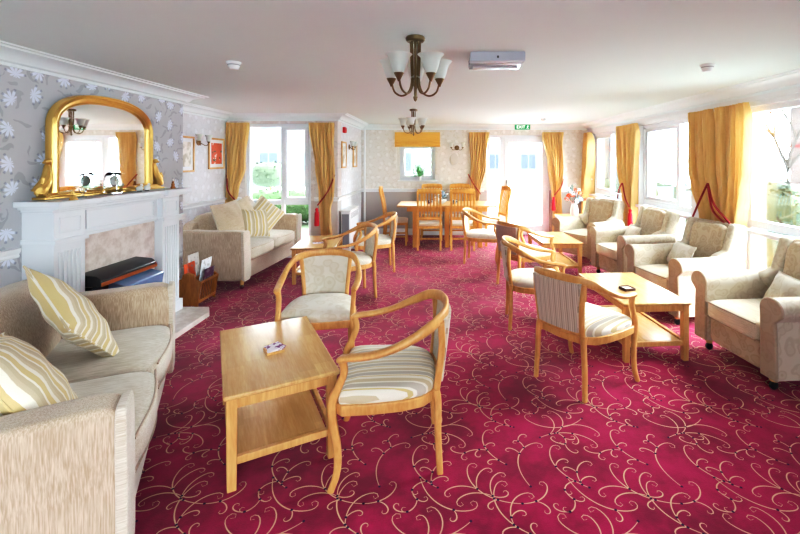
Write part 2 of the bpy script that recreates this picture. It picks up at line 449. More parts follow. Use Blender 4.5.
wall('wall_left_chimney', 'x', -3.45, XL, Y0, YC, [], M['wp_near'])
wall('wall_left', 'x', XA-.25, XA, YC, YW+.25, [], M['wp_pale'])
wall('wall_window', 'y', YW, YW+.25, XA, XJ, [(-3.2, -2.12, .08, 2.2)], M['wp_pier'])
wall('wall_return', 'x', XJ-.25, XJ, YW+.25, YB, [], M['wp_pale'])
DR = (1.0, 2.34)
wall('wall_back', 'y', YB, YB+.25, XJ-.25, XR+.25, [(-.86, -.1, 1.17, 1.95), (DR[0], DR[1], 0.0, 2.13)], M['wp_back'])
RW = [(7.3, 8.7), (5.25, 6.62), (3.0, 4.38)]
wall('wall_right', 'x', XR, XR+.25, Y0, YB, [(a, b, .2, WT) for a, b in RW], M['white'])
wall('wall_rear', 'y', Y0-.25, Y0, -3.45, XR+.25, [(-.9, 1.9, .7, 2.0)], M['wp_pale'])  # unseen wall added to cut light from behind; opening sized for fill light
# cornice, dado, skirting sweeps
def runs(name, pts, sec, mat, closed=False):
    m = MB(); m.sweep(pts, sec); return m
path = [(XL, Y0, 0), (XL, YC, 0), (XA, YC, 0), (XA, YW, 0), (XJ, YW, 0), (XJ, YB, 0), (XR, YB, 0), (XR, Y0, 0)]
def mitred(name, path, prof, mat, flip=1):
    # prof (d into the room, z); path with room on the right-hand side when walking
    m = MB(); n = len(path); rings = []
    for i in range(n):
        p = Vector(path[i][:2])
        ds = []
        if i > 0: ds.append((p-Vector(path[i-1][:2])).normalized())
        if i < n-1: ds.append((Vector(path[i+1][:2])-p).normalized())
        nr = [Vector((d.y, -d.x)) for d in ds]
        q = nr[0] if len(nr) == 1 else (nr[0]+nr[1])/(1+nr[0].dot(nr[1]))
        rings.append([(p.x+q.x*d, p.y+q.y*d, z) for d, z in prof])
    k = len(prof); vs = [v for r in rings for v in r]; fs = []
    for i in range(n-1):
        for q in range(k): fs.append((i*k+q, i*k+(q+1) % k, (i+1)*k+(q+1) % k, (i+1)*k+q))
    fs += [tuple(range(k)), tuple((n-1)*k+q for q in range(k-1, -1, -1))]
    m.add(vs, fs); return struct(m.build(name, mat, smooth=30, merge=True))
cp = [(-.01, H+.01), (-.01, H-.11), (.015, H-.11), (.02, H-.09), (.045, H-.082), (.07, H-.05), (.12, H-.028), (.16, H-.022), (.165, H-.012), (.19, H-.008), (.2, H+.01)]
mitred('trim_1', path, cp, M['cornice'])
dp = [(-.005, .92), (.012, .92), (.018, .93), (.014, .945), (.028, .965), (.03, .985), (.012, .99), (-.005, .99)]
mitred('trim_2', [(XL, Y0, 0), (XL, 2.93, 0)], dp, M['white'])
mitred('trim_3', [(XL, 4.45, 0), (XL, YC, 0), (XA, YC, 0), (XA, YW, 0), (-3.26, YW, 0)], dp, M['white'])
mitred('trim_4', [(-2.06, YW, 0), (XJ, YW, 0), (XJ, YB, 0), (DR[0]-.06, YB, 0)], dp, M['white'])
mitred('trim_5', [(DR[1]+.06, YB, 0), (XR, YB, 0), (XR, 8.78, 0)], dp, M['white'])
sp = [(-.005, -.01), (.02, -.01), (.02, .1), (.012, .12), (.008, .14), (-.005, .14)]
mitred('baseboard_left', [(XL, Y0, 0), (XL, 2.93, 0)], sp, M['white'])
mitred('baseboard_window', [(XL, 4.46, 0), (XL, YC, 0), (XA, YC, 0), (XA, YW, 0), (XJ, YW, 0), (XJ, YB, 0), (DR[0]-.05, YB, 0)], sp, M['white'])
mitred('baseboard_right', [(DR[1]+.05, YB, 0), (XR, YB, 0), (XR, Y0, 0)], sp, M['white'])
o = MB().box(-1.62, -1.585, YB-.035, YB, .12, H-.1).build('trim_6', M['white'], bevel=.006); struct(o)

# windows
def window(name, loc, rotz, W, z0, z1, muls, transom, sashes, label):
    root = bpy.data.objects.new(name, None); C.objects.link(root); root.location = loc; root.rotation_euler = (0, 0, rotz)
    root['kind'] = 'structure'
    f = MB(); a = -W/2; b = W/2; t = .055
    f.box(a, b, -.035, .035, z0, z0+t); f.box(a, b, -.035, .035, z1-t, z1)
    f.box(a, a+t, -.035, .035, z0+t, z1-t); f.box(b-t, b, -.035, .035, z0+t, z1-t)
    xs = [a+t]+[x for m_ in muls for x in (m_-t/2, m_+t/2)]+[b-t]
    for m_ in muls: f.box(m_-t/2, m_+t/2, -.035, .035, z0+t, z1-t)
    rows = [(z0+t, z1-t)]
    if transom:
        rows = [(z0+t, transom-.04), (transom+.04, z1-t)]
        for i in range(0, len(xs), 2): f.box(xs[i], xs[i+1], -.035, .035, transom-.04, transom+.04)
    f.build('window_frame', M['upvc'], root, bevel=.006)
    for i in range(0, len(xs), 2):
        for ri, (ra, rb) in enumerate(rows):
            x0, x1 = xs[i], xs[i+1]; ins = 0
            if (ri == len(rows)-1) and (i//2) in sashes:
                s_ = MB(); ins = .05
                s_.box(x0, x1, -.06, .02, ra, ra+ins); s_.box(x0, x1, -.06, .02, rb-ins, rb)
                s_.box(x0, x0+ins, -.06, .02, ra+ins, rb-ins); s_.box(x1-ins, x1, -.06, .02, ra+ins, rb-ins)
                so = s_.build('sash', M['upvc'], root, bevel=.006)
                h = MB(); zc = (ra+rb)/2; h.box(x0+.012, x0+.038, -.075, -.06, zc-.03, zc+.03); h.box(x0+.016, x0+.034, -.1, -.075, zc-.01, zc+.11)
                h.build('handle', M['white'], so, bevel=.004)
            g = MB(); g.box(x0+ins, x1-ins, -.004, .004, ra+ins, rb-ins); g.build('pane', M['glass'], root, smooth=0)
    return root
window('window_1', (-2.66, YW+.08, 0), 0, 1.08, .08, 2.2, [.06], .90, (1,), '')
window('window_2', (-.48, YB+.12, 0), 0, .76, 1.17, 1.95, [], None, (0,), '')
for i, (a, b) in enumerate(RW):
    Wd = b-a; mu = [[-.1], [-.28], [.2]][i] if i < 2 else [-.45]
    window('window_%d' % (i+3), (XR+.1, (a+b)/2, 0), PI/2, Wd, .2, WT, mu, .95, (1,) if i < 2 else (), '')
struct(MB().box(-.9, -.06, YB-.04, YB+.1, 1.145, 1.17).build('trim_7', M['white'], bevel=.005))
for i, (a, b) in enumerate(RW):
    struct(MB().box(XR-.05, XR+.07, a-.03, b+.03, .86, .9).build('trim_%d' % (8+i), M['white'], bevel=.005))
# door: side light + door
root = bpy.data.objects.new('door_1', None); C.objects.link(root); root.location = (0, YB+.1, 0); root['kind'] = 'structure'
f = MB(); a, b = DR; t = .06; dm = 1.33
for q in ((a, a+t, 0, 2.13), (b-t, b, 0, 2.13), (dm-.05, dm+.05, 0, 2.07)): f.box(q[0], q[1], -.05, .05, q[2], q[3])
f.box(a, b, -.05, .05, 2.07, 2.13); f.box(a+t, dm-.05, -.05, .05, 0, .08); f.box(dm+.05, b-t, -.05, .05, 0, .03)
f.box(a+t, dm-.05, -.05, .05, .93, .99)
f.build('door_frame', M['upvc'], root, bevel=.006)
lf = MB(); x0, x1 = dm+.05, b-t; s_ = .095
lf.box(x0, x0+s_, -.06, .01, .03, 2.07); lf.box(x1-s_, x1, -.06, .01, .03, 2.07); lf.box(x0+s_, x1-s_, -.06, .01, 1.97, 2.07); lf.box(x0+s_, x1-s_, -.06, .01, .03, .2)
leaf = lf.build('door_leaf', M['upvc'], root, bevel=.006)
h = MB(); h.box(x0+.03, x0+.06, -.075, -.06, .93, 1.17); h.tube([(x0+.045, -.07, 1.07), (x0+.045, -.11, 1.07), (x0+.15, -.11, 1.07)], .01); h.build('handle', M['chrome'], leaf)
g = MB(); g.box(x0+s_, x1-s_, -.03, -.02, .2, 1.97); g.build('pane', M['glass'], root, smooth=0)
g = MB(); g.box(a+t, dm-.05, -.005, .005, .99, 2.07); g.box(a+t, dm-.05, -.005, .005, .08, .93); g.build('pane', M['glass'], root, smooth=0)
# portals
portal((-2.66, YW+.02, 1.14), (-PI/2, 0, 0), 1.08, 2.1)
portal(((DR[0]+DR[1])/2, YB+.03, 1.06), (-PI/2, 0, 0), 1.3, 2.1)
for a, b in RW: portal((XR+.02, (a+b)/2, 1.17), (0, PI/2, 0), 1.9, b-a)
portal((.5, Y0+.02, 1.35), (PI/2, 0, 0), 2.8, 1.3)
window('window_6', (.5, Y0-.12, 0), 0, 2.8, .7, 2.0, [-.5, .5], None, (), '')  # unseen window, added in the rear wall opening that lets fill light in

# ------------------------------------------------------------------ curtains
def curtain(label, axis, fix, prof, folds, sgn, rope=None, tas=None, amp=.045, group=None, extra=()):
    """prof: (z, lo, hi) top to bottom; sgn: direction (+1/-1) of the room along the other axis"""
    root = thing('curtain', label, 'curtain', group=group); folds = int(folds*1.4); amp *= 1.15 if axis == 'x' else 1.5
    zs = [p[0] for p in prof]; NZ = 46; NS = folds*9; m = MB(); lr = random.Random(int(abs(prof[0][1])*97))
    ph = [lr.uniform(-.5, .5) for _ in range(folds+2)]
    def lh(z):
        for (za, la, ha), (zb, lb, hb) in zip(prof, prof[1:]):
            if za >= z >= zb:
                t = (za-z)/(za-zb); t = t*t*(3-2*t); return la+(lb-la)*t, ha+(hb-ha)*t
        return prof[-1][1:]
    def P(s, z):
        lo, hi = lh(z); wv = s*folds; k = min(int(wv), folds)
        top = max(0, 1-(zs[0]-z)/.16)
        a_ = amp*(.7+.3*math.sin(k*2.1+1)) * (1-.5*top)
        d = a_*(2*abs(math.sin(PI*wv))**.75-1)*(.8+.2*math.sin(z*2.3+k*1.7)) + .012*math.sin(9*s+z*3)
        d += .02*top*math.cos(2*PI*wv*2)
        p = lo+(hi-lo)*s + .012*math.sin(z*5+s*8)*(1-top)
        return (p, fix+sgn*(.05+d), z) if axis == 'x' else (fix+sgn*(.05+d), p, z)
    vs = [P(j/NS, zs[0]+(zs[-1]-zs[0])*(i/NZ)) for i in range(NZ+1) for j in range(NS+1)]
    fs = [(i*(NS+1)+j, (i+1)*(NS+1)+j, (i+1)*(NS+1)+j+1, i*(NS+1)+j+1) for i in range(NZ) for j in range(NS)]
    m.add(vs, fs); m.build('drape', M['curtain'], root, smooth=60)
    def W(p, d, z): return (p, fix+sgn*d, z) if axis == 'x' else (fix+sgn*d, p, z)
    for rp in ([rope] if rope else [])+list(extra):
        MB().tube(crom([W(*q) for q in rp], 5), .011, 8).build('tieback_rope', M['rope'], root)
    if tas:
        p, z = tas; c = W(p, .15, z)
        ts = MB().lathe([(.006, .03), (.022, .02), (.026, 0), (.02, -.02), (.034, -.05), (.04, -.24), (.036, -.26), (.0, -.26)], *c, k=12)
        ts.build('tassel', M['tassel'], root)
    return root
G1 = 'gold curtains drawn back beside the windows'
curtain('gold curtain drawn to the side of the window behind the far sofa', 'x', YW, [(2.21, -3.49, -3.1), (1.5, -3.49, -3.17), (1.1, -3.48, -3.3), (.85, -3.48, -3.34), (.05, -3.48, -3.22)], 6, -1, rope=[(-3.48, .04, 1.35), (-3.4, .16, 1.1), (-3.28, .13, .93)], group=G1)
curtain('gold curtain with hanging red tassel on the pier right of the far sofa', 'x', YW, [(2.21, -2.14, -1.72), (1.5, -2.06, -1.72), (1.0, -1.97, -1.74), (.8, -1.95, -1.78), (.05, -1.94, -1.74)], 6, -1, rope=[(-1.72, .04, 1.36), (-1.8, .15, 1.1), (-1.97, .15, .87)], tas=(-1.98, .80), group=G1)
curtain('gold curtain left of the glazed door, behind the dining chairs', 'x', YB, [(2.19, .62, 1.05), (1.5, .64, .98), (.95, .66, .86), (.7, .66, .84), (.05, .64, .86)], 6, -1, rope=[(.6, .04, 1.3), (.7, .15, 1.1), (.86, .13, .88)], group=G1)
curtain('gold curtain right of the glazed door with red tassel on its left edge', 'x', YB, [(2.19, 2.17, 2.62), (1.5, 2.28, 2.62), (.9, 2.38, 2.58), (.7, 2.39, 2.6), (.05, 2.38, 2.62)], 6, -1, rope=[(2.62, .04, 1.2), (2.55, .14, 1.05), (2.4, .15, .86)], tas=(2.38, .80), group=G1)
curtain('short-looking gold curtain in the far corner above the flower vase', 'y', XR, [(2.17, 8.6, 8.9), (1.5, 8.62, 8.9), (1.2, 8.7, 8.9), (.05, 8.7, 8.9)], 4, -1, amp=.09, group=G1)
curtain('gold curtain with red tassel between the two far windows of the side wall', 'y', XR, [(2.18, 6.56, 7.32), (1.5, 6.62, 7.25), (1.0, 6.66, 7.1), (.8, 6.66, 7.05), (.05, 6.62, 7.1)], 8, -1, rope=[(6.86, .16, 1.22), (6.74, .17, 1.0), (6.62, .16, .86)], tas=(6.6, .80), extra=([(6.88, .16, 1.22), (6.98, .17, 1.1), (7.1, .14, .95)],), group=G1)
curtain('wide gold curtain behind the third armchair, the farther of the touching pair', 'y', XR, [(2.18, 4.75, 5.2), (1.5, 4.74, 5.18), (1.3, 4.70, 5.12), (.95, 4.64, 4.98), (.05, 4.64, 5.05)], 6, -1, rope=[(4.66, .17, 1.34), (4.78, .18, 1.15), (4.96, .16, .92)], group=G1)
curtain('wide gold curtain behind the third armchair, the nearer of the touching pair', 'y', XR, [(2.18, 4.2, 4.71), (1.5, 4.22, 4.69), (1.3, 4.26, 4.65), (.95, 4.32, 4.62), (.05, 4.3, 4.62)], 7, -1, rope=[(4.64, .18, 1.34), (4.52, .19, 1.12), (4.32, .16, .95)], extra=([(4.655, .17, 1.30), (4.57, .17, 1.05), (4.36, .16, .92)],), group=G1)
rl = MB(); rl.box(XR-.05, XR-.03, 2.6, 8.9, 2.185, 2.2)
for y in (2.8, 3.6, 5.2, 6.9, 8.6): rl.box(XR-.05, XR+.005, y-.01, y+.01, 2.185, 2.2)
tag(rl.build('curtain_rail', M['white'], smooth=0), 'long white curtain rail above the side windows', 'curtain rail')
# roman blind
root = thing('roman_blind', 'golden roman blind pulled up above the small back window', 'blind')
bl = MB(); zs = [2.19, 2.0, 1.99, 1.955, 1.95, 1.915, 1.905, 1.88]; ys = [.03, .03, .045, .05, .035, .05, .06, .05]
vs = [(x, YB-y-.005, z) for z, y in zip(zs, ys) for x in (-.96, 0.0)]+[(x, YB-.004, z) for z in (1.88, 2.19) for x in (-.96, 0)]
n = len(zs)
bl.add(vs, [(2*i, 2*i+2, 2*i+3, 2*i+1) for i in range(n-1)]+[(2*n-2, 2*n, 2*n+1, 2*n-1), (0, 1, 2*n+3, 2*n+2), tuple([2*i for i in range(n)]+[2*n, 2*n+2]), tuple([2*i+1 for i in range(n-1, -1, -1)]+[2*n+3, 2*n+1])])
t = NT('blind_fabric', .7); M['blind'] = t.col(t.mix(t.noise(t.mapping(t.obj, (8, 8, 60)), 1), srgb(214, 156, 66), srgb(232, 180, 92))).mat
bl.build('blind_fabric', M['blind'], root, smooth=0)
MB().tube([(-.93, YB-.05, 1.9), (-.93, YB-.05, 1.4)], .003, 6).build('pull_cord', M['white'], root)
# ------------------------------------------------------------------ furniture: tub chair
def make_tub(label, seatm, frontm, backm):
    t = thing('tub_chair', label, 'chair'); W_ = M['chairwood']
    half = [(.274, -.258, .630), (.282, -.22, .642), (.292, -.11, .652), (.293, .0, .678), (.278, .12, .728), (.235, .215, .775), (.15, .272, .796), (.07, .292, .802)]
    pts = [(-x, y, z) for x, y, z in half]+[(0, .297, .803)]+half[::-1]
    P = crom(pts, 5)
    def sec(u):
        e = abs(2*u-1); k = max(0, min(1, (e-.35)/.35)); k = k*k*(3-2*k); end = max(0, (e-.93)/.07)
        w_ = .026+(.05-.026)*k; h_ = .056+(.028-.056)*k
        return rrect(w_*(1-.3*end), h_*(1-.25*end), .6)
    MB().sweep(P, sec).build('arm_rail', W_, t, smooth=50)
    for s in (-1, 1):
        lp = crom([(s*.272, -.238, .632), (s*.27, -.228, .57), (s*.266, -.255, .50), (s*.264, -.287, .42), (s*.263, -.283, .33), (s*.266, -.262, .2), (s*.273, -.262, .09), (s*.28, -.292, .0)], 4)
        MB().sweep(lp, lambda u: rrect(.036-.008*u, .05-.018*u if u > .35 else .034+.01*u, .4), up=(0, 1, 0)).build('leg', W_, t, smooth=50)
        lp = crom([(s*.188, .225, .42), (s*.19, .235, .36), (s*.198, .235, .2), (s*.206, .245, 0.0)], 4)
        MB().sweep(lp, lambda u: rrect(.036-.008*u, .04-.008*u, .4), up=(0, 1, 0)).build('leg', W_, t, smooth=50)
        lp = crom([(s*.176, .222, .36), (s*.178, .238, .48), (s*.192, .255, .64), (s*.205, .25, .775)], 4)
        MB().sweep(lp, rrect(.032, .034, .4), up=(0, 1, 0)).build('back_post', W_, t, smooth=50)
    # seat rail: closed D
    pl = [(-.25, -.272), (0, -.292), (.25, -.272), (.282, -.24), (.282, -.1), (.268, .05), (.235, .16), (.16, .228), (0, .245), (-.16, .228), (-.235, .16), (-.268, .05), (-.282, -.1), (-.282, -.24)]
    n = len(pl); r = MB(); o_ = pl; i_ = [(x*.86, y*.86) for x, y in pl]
    vs = [(x, y, z) for z in (.358, .41) for x, y in o_]+[(x, y, z) for z in (.358, .41) for x, y in i_]
    fs = []
    for q in range(n):
        w_ = (q+1) % n
        fs += [(q, w_, n+w_, n+q), (2*n+q, 3*n+q, 3*n+w_, 2*n+w_), (q, 2*n+q, 2*n+w_, w_), (n+q, n+w_, 3*n+w_, 3*n+q)]
    r.add(vs, fs); r.build('seat_rail', W_, t, bevel=.005, smooth=45)
    # seat cushion lofted from the same outline
    c = MB(); rings = []
    pl2 = crom([Vector((x, y, 0)) for x, y in pl+[pl[0]]], 3)[:-1]
    for sc_, z in ((.93, .40), (.96, .425), (.955, .445), (.92, .462), (.84, .475), (.65, .487), (.35, .494), (.02, .497)):
        rings.append([(p.x*sc_, p.y*sc_, z) for p in pl2])
    k = len(pl2); c.add([v for r_ in rings for v in r_], [(i*k+q, i*k+(q+1) % k, (i+1)*k+(q+1) % k, (i+1)*k+q) for i in range(len(rings)-1) for q in range(k)]+[tuple((len(rings)-1)*k+q for q in range(k))])
    c.build('seat', seatm, t, smooth=60)
    # back panel, front and rear faces
    def panel(y_off, thick, mt, nm):
        b = MB(); NX, NZ = 10, 8; vs = []
        for side in (0, 1):
            for i in range(NZ+1):
                z = .445+.335*i/NZ
                for j in range(NX+1):
                    x = (-1+2*j/NX)*(.162+.034*((z-.445)/.335)**1.5)
                    y = .232+(z-.44)*.12+.024*(1-(x/.18)**2)
                    bul = .012*max(0, 1-(x/.19)**2)*(1-((z-.61)/.17)**2) if side == 0 else 0
                    vs.append((x, y+y_off-(bul if side == 0 else -thick)*(1 if thick > 0 else -1), z))
        A = (NX+1)*(NZ+1); fs = []
        for i in range(NZ):
            for j in range(NX):
                q = i*(NX+1)+j; fs += [(q, q+1, q+NX+2, q+NX+1), (A+q, A+q+NX+1, A+q+NX+2, A+q+1)]
        for j in range(NX):
            fs += [(j, A+j, A+j+1, j+1)]; q = NZ*(NX+1)+j; fs += [(q, q+1, A+q+1, A+q)]
        for i in range(NZ):
            q = i*(NX+1); fs += [(q, q+NX+1, A+q+NX+1, A+q)]; q += NX; fs += [(q, A+q, A+q+NX+1, q+NX+1)]
        b.add(vs, fs); b.build(nm, mt, t, smooth=50)
    panel(-.004, .016, frontm, 'backrest'); panel(.0135, .012, backm, 'backrest_rear_cover')
    xs = MB(); xs.sweep(crom([(-.175, .236, .432), (0, .256, .432), (.175, .236, .432)], 5), rrect(.024, .03, .4)); xs.build('lower_back_rail', W_, t, smooth=50)
    return t
def place(o, x, y, deg): o.location = (x, y, 0); o.rotation_euler = (0, 0, R(deg))
GC = 'wooden tub chairs around the coffee tables'
c1 = make_tub('curved wooden tub chair with striped seat at the near left coffee table', M['stripe_seat'], M['fcush'], M['stripe_back']); place(c1, -.262, 2.33, -85); c1['group'] = GC
c2 = dup(c1, (1.03, 3.09, 0), R(127), 'wooden tub chair with striped rear cover, back turned to the viewer, at right coffee table', GC)
f1 = make_tub('wooden tub chair with floral seat and back facing the viewer behind the near left table', M['fcush'], M['fcush'], M['stripe_back']); place(f1, -.945, 3.345, 7); f1['group'] = GC
dup(f1, (-1.06, 4.95, 0), R(-62), 'wooden tub chair with pale floral back turned toward the small end table by far sofa', GC)
dup(f1, (-.94, 6.13, 0), R(-76), 'wooden tub chair beside the storage heater, seen from the side, facing the end table', GC)
dup(f1, (.92, 4.14, 0), R(85), 'wooden tub chair seen side-on just behind the striped-back chair', GC)
dup(f1, (.66, 6.62, 0), R(76), 'wooden tub chair standing alone between the dining table and the glazed door', GC)
m1 = make_tub('wooden tub chair with plain mauve rear cover at the far right coffee table', M['fcush'], M['fcush'], M['mauve']); place(m1, 1.06, 5.38, 122); m1['group'] = GC

# ------------------------------------------------------------------ coffee tables
def make_table(label):
    t = thing('coffee_table', label, 'coffee table')
    MB().box(-.28, .28, -.45, .45, .448, .47).build('table_top', M['oak_top'], t, bevel=.006)
    for sx in (-1, 1):
        for sy in (-1, 1):
            x, y = sx*.242, sy*.412
            m = MB(); m.sweep([(x+sx*.0, y, .448), (x, y, .1), (x, y, 0)], lambda u: rrect(.05-.008*u, .05-.008*u, .15), up=(0, 1, 0)); m.build('leg', M['oak'], t, smooth=30)
    m = MB(); m.box(-.222, .222, -.43, -.41, .395, .448); m.box(-.222, .222, .41, .43, .395, .448); m.box(-.26, -.24, -.39, .39, .395, .448); m.box(.24, .26, -.39, .39, .395, .448)
    m.build('apron', M['oak'], t, bevel=.003)
    m = MB(); m.box(-.218, .218, -.40, .40, .132, .148); m.build('shelf', M['oak_top'], t, bevel=.003)
    m = MB(); m.box(-.222, .222, -.425, -.40, .118, .155); m.box(-.222, .222, .40, .425, .118, .155); m.box(-.258, -.232, -.39, .39, .118, .155); m.box(.232, .258, -.39, .39, .118, .155)
    m.build('shelf_rail', M['oak'], t, bevel=.003)
    return t
GT = 'oak coffee tables with lower shelves'
t1 = make_table('oak coffee table with lower shelf in front of the near sofa, holding leaflets'); place(t1, -1.0, 2.53, 0); t1['group'] = GT
a_ = math.atan2(.79, -.43)-PI/2; t1.rotation_euler = (0, 0, a_); t1.location = (-.998, 2.52, 0)
dup(t1, (1.69, 3.76, 0), R(4), 'oak coffee table before the near armchairs, holding a dark dish', GT)
dup(t1, (1.66, 6.16, 0), R(2), 'oak coffee table before the two farthest armchairs', GT)
dup(t1, (-1.68, 5.84, 0), R(6), 'oak end table at the open end of the far sofa', GT)

# ------------------------------------------------------------------ armchairs
def armsec(off=0):
    p = [(.265-off, .095), (.265-off, .50)]
    cx, cz, r = .345, .565, .086+off
    for i in range(13):
        a = R(195-i*17.5); p.append((cx+r*math.cos(a), cz+r*math.sin(a)*.98))
    p += [(.372+off, .49), (.378+off, .42), (.385+off, .095)]
    return p
def make_armchair(label):
    t = thing('armchair', label, 'armchair')
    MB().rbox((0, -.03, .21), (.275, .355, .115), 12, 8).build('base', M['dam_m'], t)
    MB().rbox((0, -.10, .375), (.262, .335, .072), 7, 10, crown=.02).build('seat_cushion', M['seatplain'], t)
    pp = MB()
    for z in (.318, .435): pp.tube([(-.25, -.425, z), (.25, -.425, z)], .006, 6)
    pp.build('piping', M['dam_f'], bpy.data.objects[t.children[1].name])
    for s in (-1, 1):
        m = MB(); sec = [(s*x, z) for x, z in armsec()]
        ys = [-.385, -.3, -.1, .1, .30]; k = len(sec); vs = []
        for i, y in enumerate(ys):
            fl_ = (0.012, .004, 0, 0, 0)[i]
            vs += [(x+s*fl_*(1 if z > .4 else 0), y, z+(0, .0, -.004, 0, .0)[i]) for x, z in sec]
        fs = [(i*k+q, i*k+(q+1) % k, (i+1)*k+(q+1) % k, (i+1)*k+q) for i in range(len(ys)-1) for q in range(k)]+[tuple(range(k)), tuple((len(ys)-1)*k+q for q in range(k-1, -1, -1))]
        if s > 0: fs = [f_[::-1] for f_ in fs]
        m.add(vs, fs); arm = m.build('arm', M['dam_l'], t, smooth=50)
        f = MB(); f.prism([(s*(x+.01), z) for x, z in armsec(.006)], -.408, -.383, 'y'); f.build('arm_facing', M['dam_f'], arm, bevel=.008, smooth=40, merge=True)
    tilt = Matrix.Translation((0, .245, .30)) @ Matrix.Rotation(R(-10), 4, 'X')
    MB().rbox((0, .06, .31), (.30, .075, .35), 8, 10, M=tilt).build('back', M['dam_m'], t)
    MB().rbox((0, -.02, .32), (.225, .06, .315), 6, 10, M=tilt).build('backrest', M['dam_m'], t)
    for s in (-1, 1):
        wp = [(.08, .10), (-.22, .26), (-.20, .32), (-.09, .38), (-.055, .63), (-.03, .66), (.08, .66), (.12, .6)]
        MB().prism([(a, b) for a, b in wp], s*.225, s*.325, 'x', M=tilt).build('wing', M['dam_l'], t, bevel=.028, seg=4, smooth=60, merge=True)
    for s in (-1, 1):
        l = MB().lathe([(.026, .06), (.028, .09), (.03, .135)], s*.31, -.34, 0, 10).build('leg', M['oak'], t)
        cs = MB(); cs.lathe([(.02, -.012), (.03, -.008), (.03, .008), (.02, .012)], 0, 0, 0, 14, M=Matrix.Translation((s*.31, -.34, .03)) @ Matrix.Rotation(PI/2, 4, 'Y')); cs.box(s*.31-.016, s*.31+.016, -.345, -.335, .03, .065); cs.build('caster', M['black'], l)
        MB().sweep([(s*.3, .34, .14), (s*.3, .37, 0)], rrect(.04, .04), up=(0, 1, 0)).build('leg', M['oak'], t)
    return t
GA = 'row of damask armchairs along the side windows'
a1 = make_armchair('damask armchair nearest the viewer at the frame edge, with dark front casters'); place(a1, 2.64, 3.27, -85); a1['group'] = GA
dup(a1, (2.59, 4.45, 0), R(-80), 'damask armchair holding a small cushion, in front of the wide curtain pair', GA)
dup(a1, (2.62, 5.68, 0), R(-82), 'damask armchair, second from the flower vase, in front of the middle window', GA)
dup(a1, (2.44, 6.84, 0), R(-58), 'damask armchair beside the flower vase, farthest of the row', GA)

# ------------------------------------------------------------------ sofas
def make_sofa(label, W=1.74, D=.86, AH=.74):
    t = thing('sofa', label, 'sofa'); h = W/2; at = .17
    MB().rbox((0, .0, .225), (h-.1, D/2-.02, .115), 14, 8).build('base', M['chen_l'], t)
    for s in (-1, 1):
        def bend(v):
            z = v.z+.315; yy = (v.y+D/2)/D
            v = v.copy(); v.z -= .018*math.sin(PI*yy)*(1 if v.z > 0 else 0)
            v.x += s*.02*max(0, (z-.3))/.3
            if v.z > .2: v.y += 0
            return v
        arm = MB().rbox((s*(h-at/2), 0, .425), (at/2, D/2, .315), 9, 12, fn=bend).build('arm', M['chen'], t)
        f = MB(); f.rbox((s*(h-at/2)+s*.008, -D/2+.006, .425), (at/2-.004, .02, .312), 8, 8, fn=lambda v: Vector((v.x+s*.02*max(0, v.z+.015)/.3, v.y, v.z-(.01 if v.z > 0 else 0)))); f.build('arm_facing', M['chen_l'], arm)
        wc = (W-2*at)/4
        sc_ = MB().rbox((s*wc, -.05, .415), (wc-.004, D/2-.05, .085), 7, 12, crown=.02, fn=lambda v: Vector((v.x, v.y-(.035*(1-(v.x/wc)**2) if v.y < -.2 else 0), v.z)))
        so = sc_.build('seat_cushion', M['chen_l'], t)
        p = MB()
        for z in (.345, .482): p.tube(crom([(s*wc-wc+.04, -D/2-.0, z), (s*wc, -D/2-.03, z), (s*wc+wc-.04, -D/2-.0, z)], 6), .006, 6)
        p.build('piping', M['chen'], so)
        tl = Matrix.Translation((s*wc, .2, .48)) @ Matrix.Rotation(R(-14), 4, 'X')
        MB().rbox((0, 0, .2), (wc+.01, .1, .235), 4.2, 12, M=tl).build('back_cushion', M['chen'], t)
    MB().rbox((0, D/2-.09, .50), (h-.06, .09, .33), 8, 12).build('back', M['chen'], t)
    for sx in (-1, 1):
        for sy in (-1, 1):
            l = MB().lathe([(.022, .055), (.026, .12)], sx*(h-.09), sy*(D/2-.07), 0, 10).build('leg', M['oak'], t)
            cs = MB(); cs.lathe([(.018, -.012), (.028, -.008), (.028, .008), (.018, .012)], 0, 0, 0, 14, M=Matrix.Translation((sx*(h-.09), sy*(D/2-.07), .028)) @ Matrix.Rotation(PI/2, 4, 'Y')); cs.build('caster', M['chrome'], l)
    return t
GS = 'beige two-seat sofas'
s1 = make_sofa('beige chenille two-seat sofa in front of the fireplace, cut by the frame edge'); s1['group'] = GS
ang = R(27.5); fx, fy = math.cos(ang), math.sin(ang)
near = Vector((-1.13, 1.5)); cdir = Vector((-fy, fx)); ctr = near+cdir*.87-Vector((fx, fy))*.43
s1.location = (ctr.x, ctr.y, 0); s1.rotation_euler = (0, 0, PI/2+ang)
S1M = Matrix.Translation(s1.location) @ Matrix.Rotation(PI/2+ang, 4, 'Z')
s2 = dup(s1, (-2.76, 6.01, 0), R(86), 'beige two-seat sofa below the far left window, piled with cushions', GS)
S2M = Matrix.Translation(s2.location) @ Matrix.Rotation(R(86), 4, 'Z')

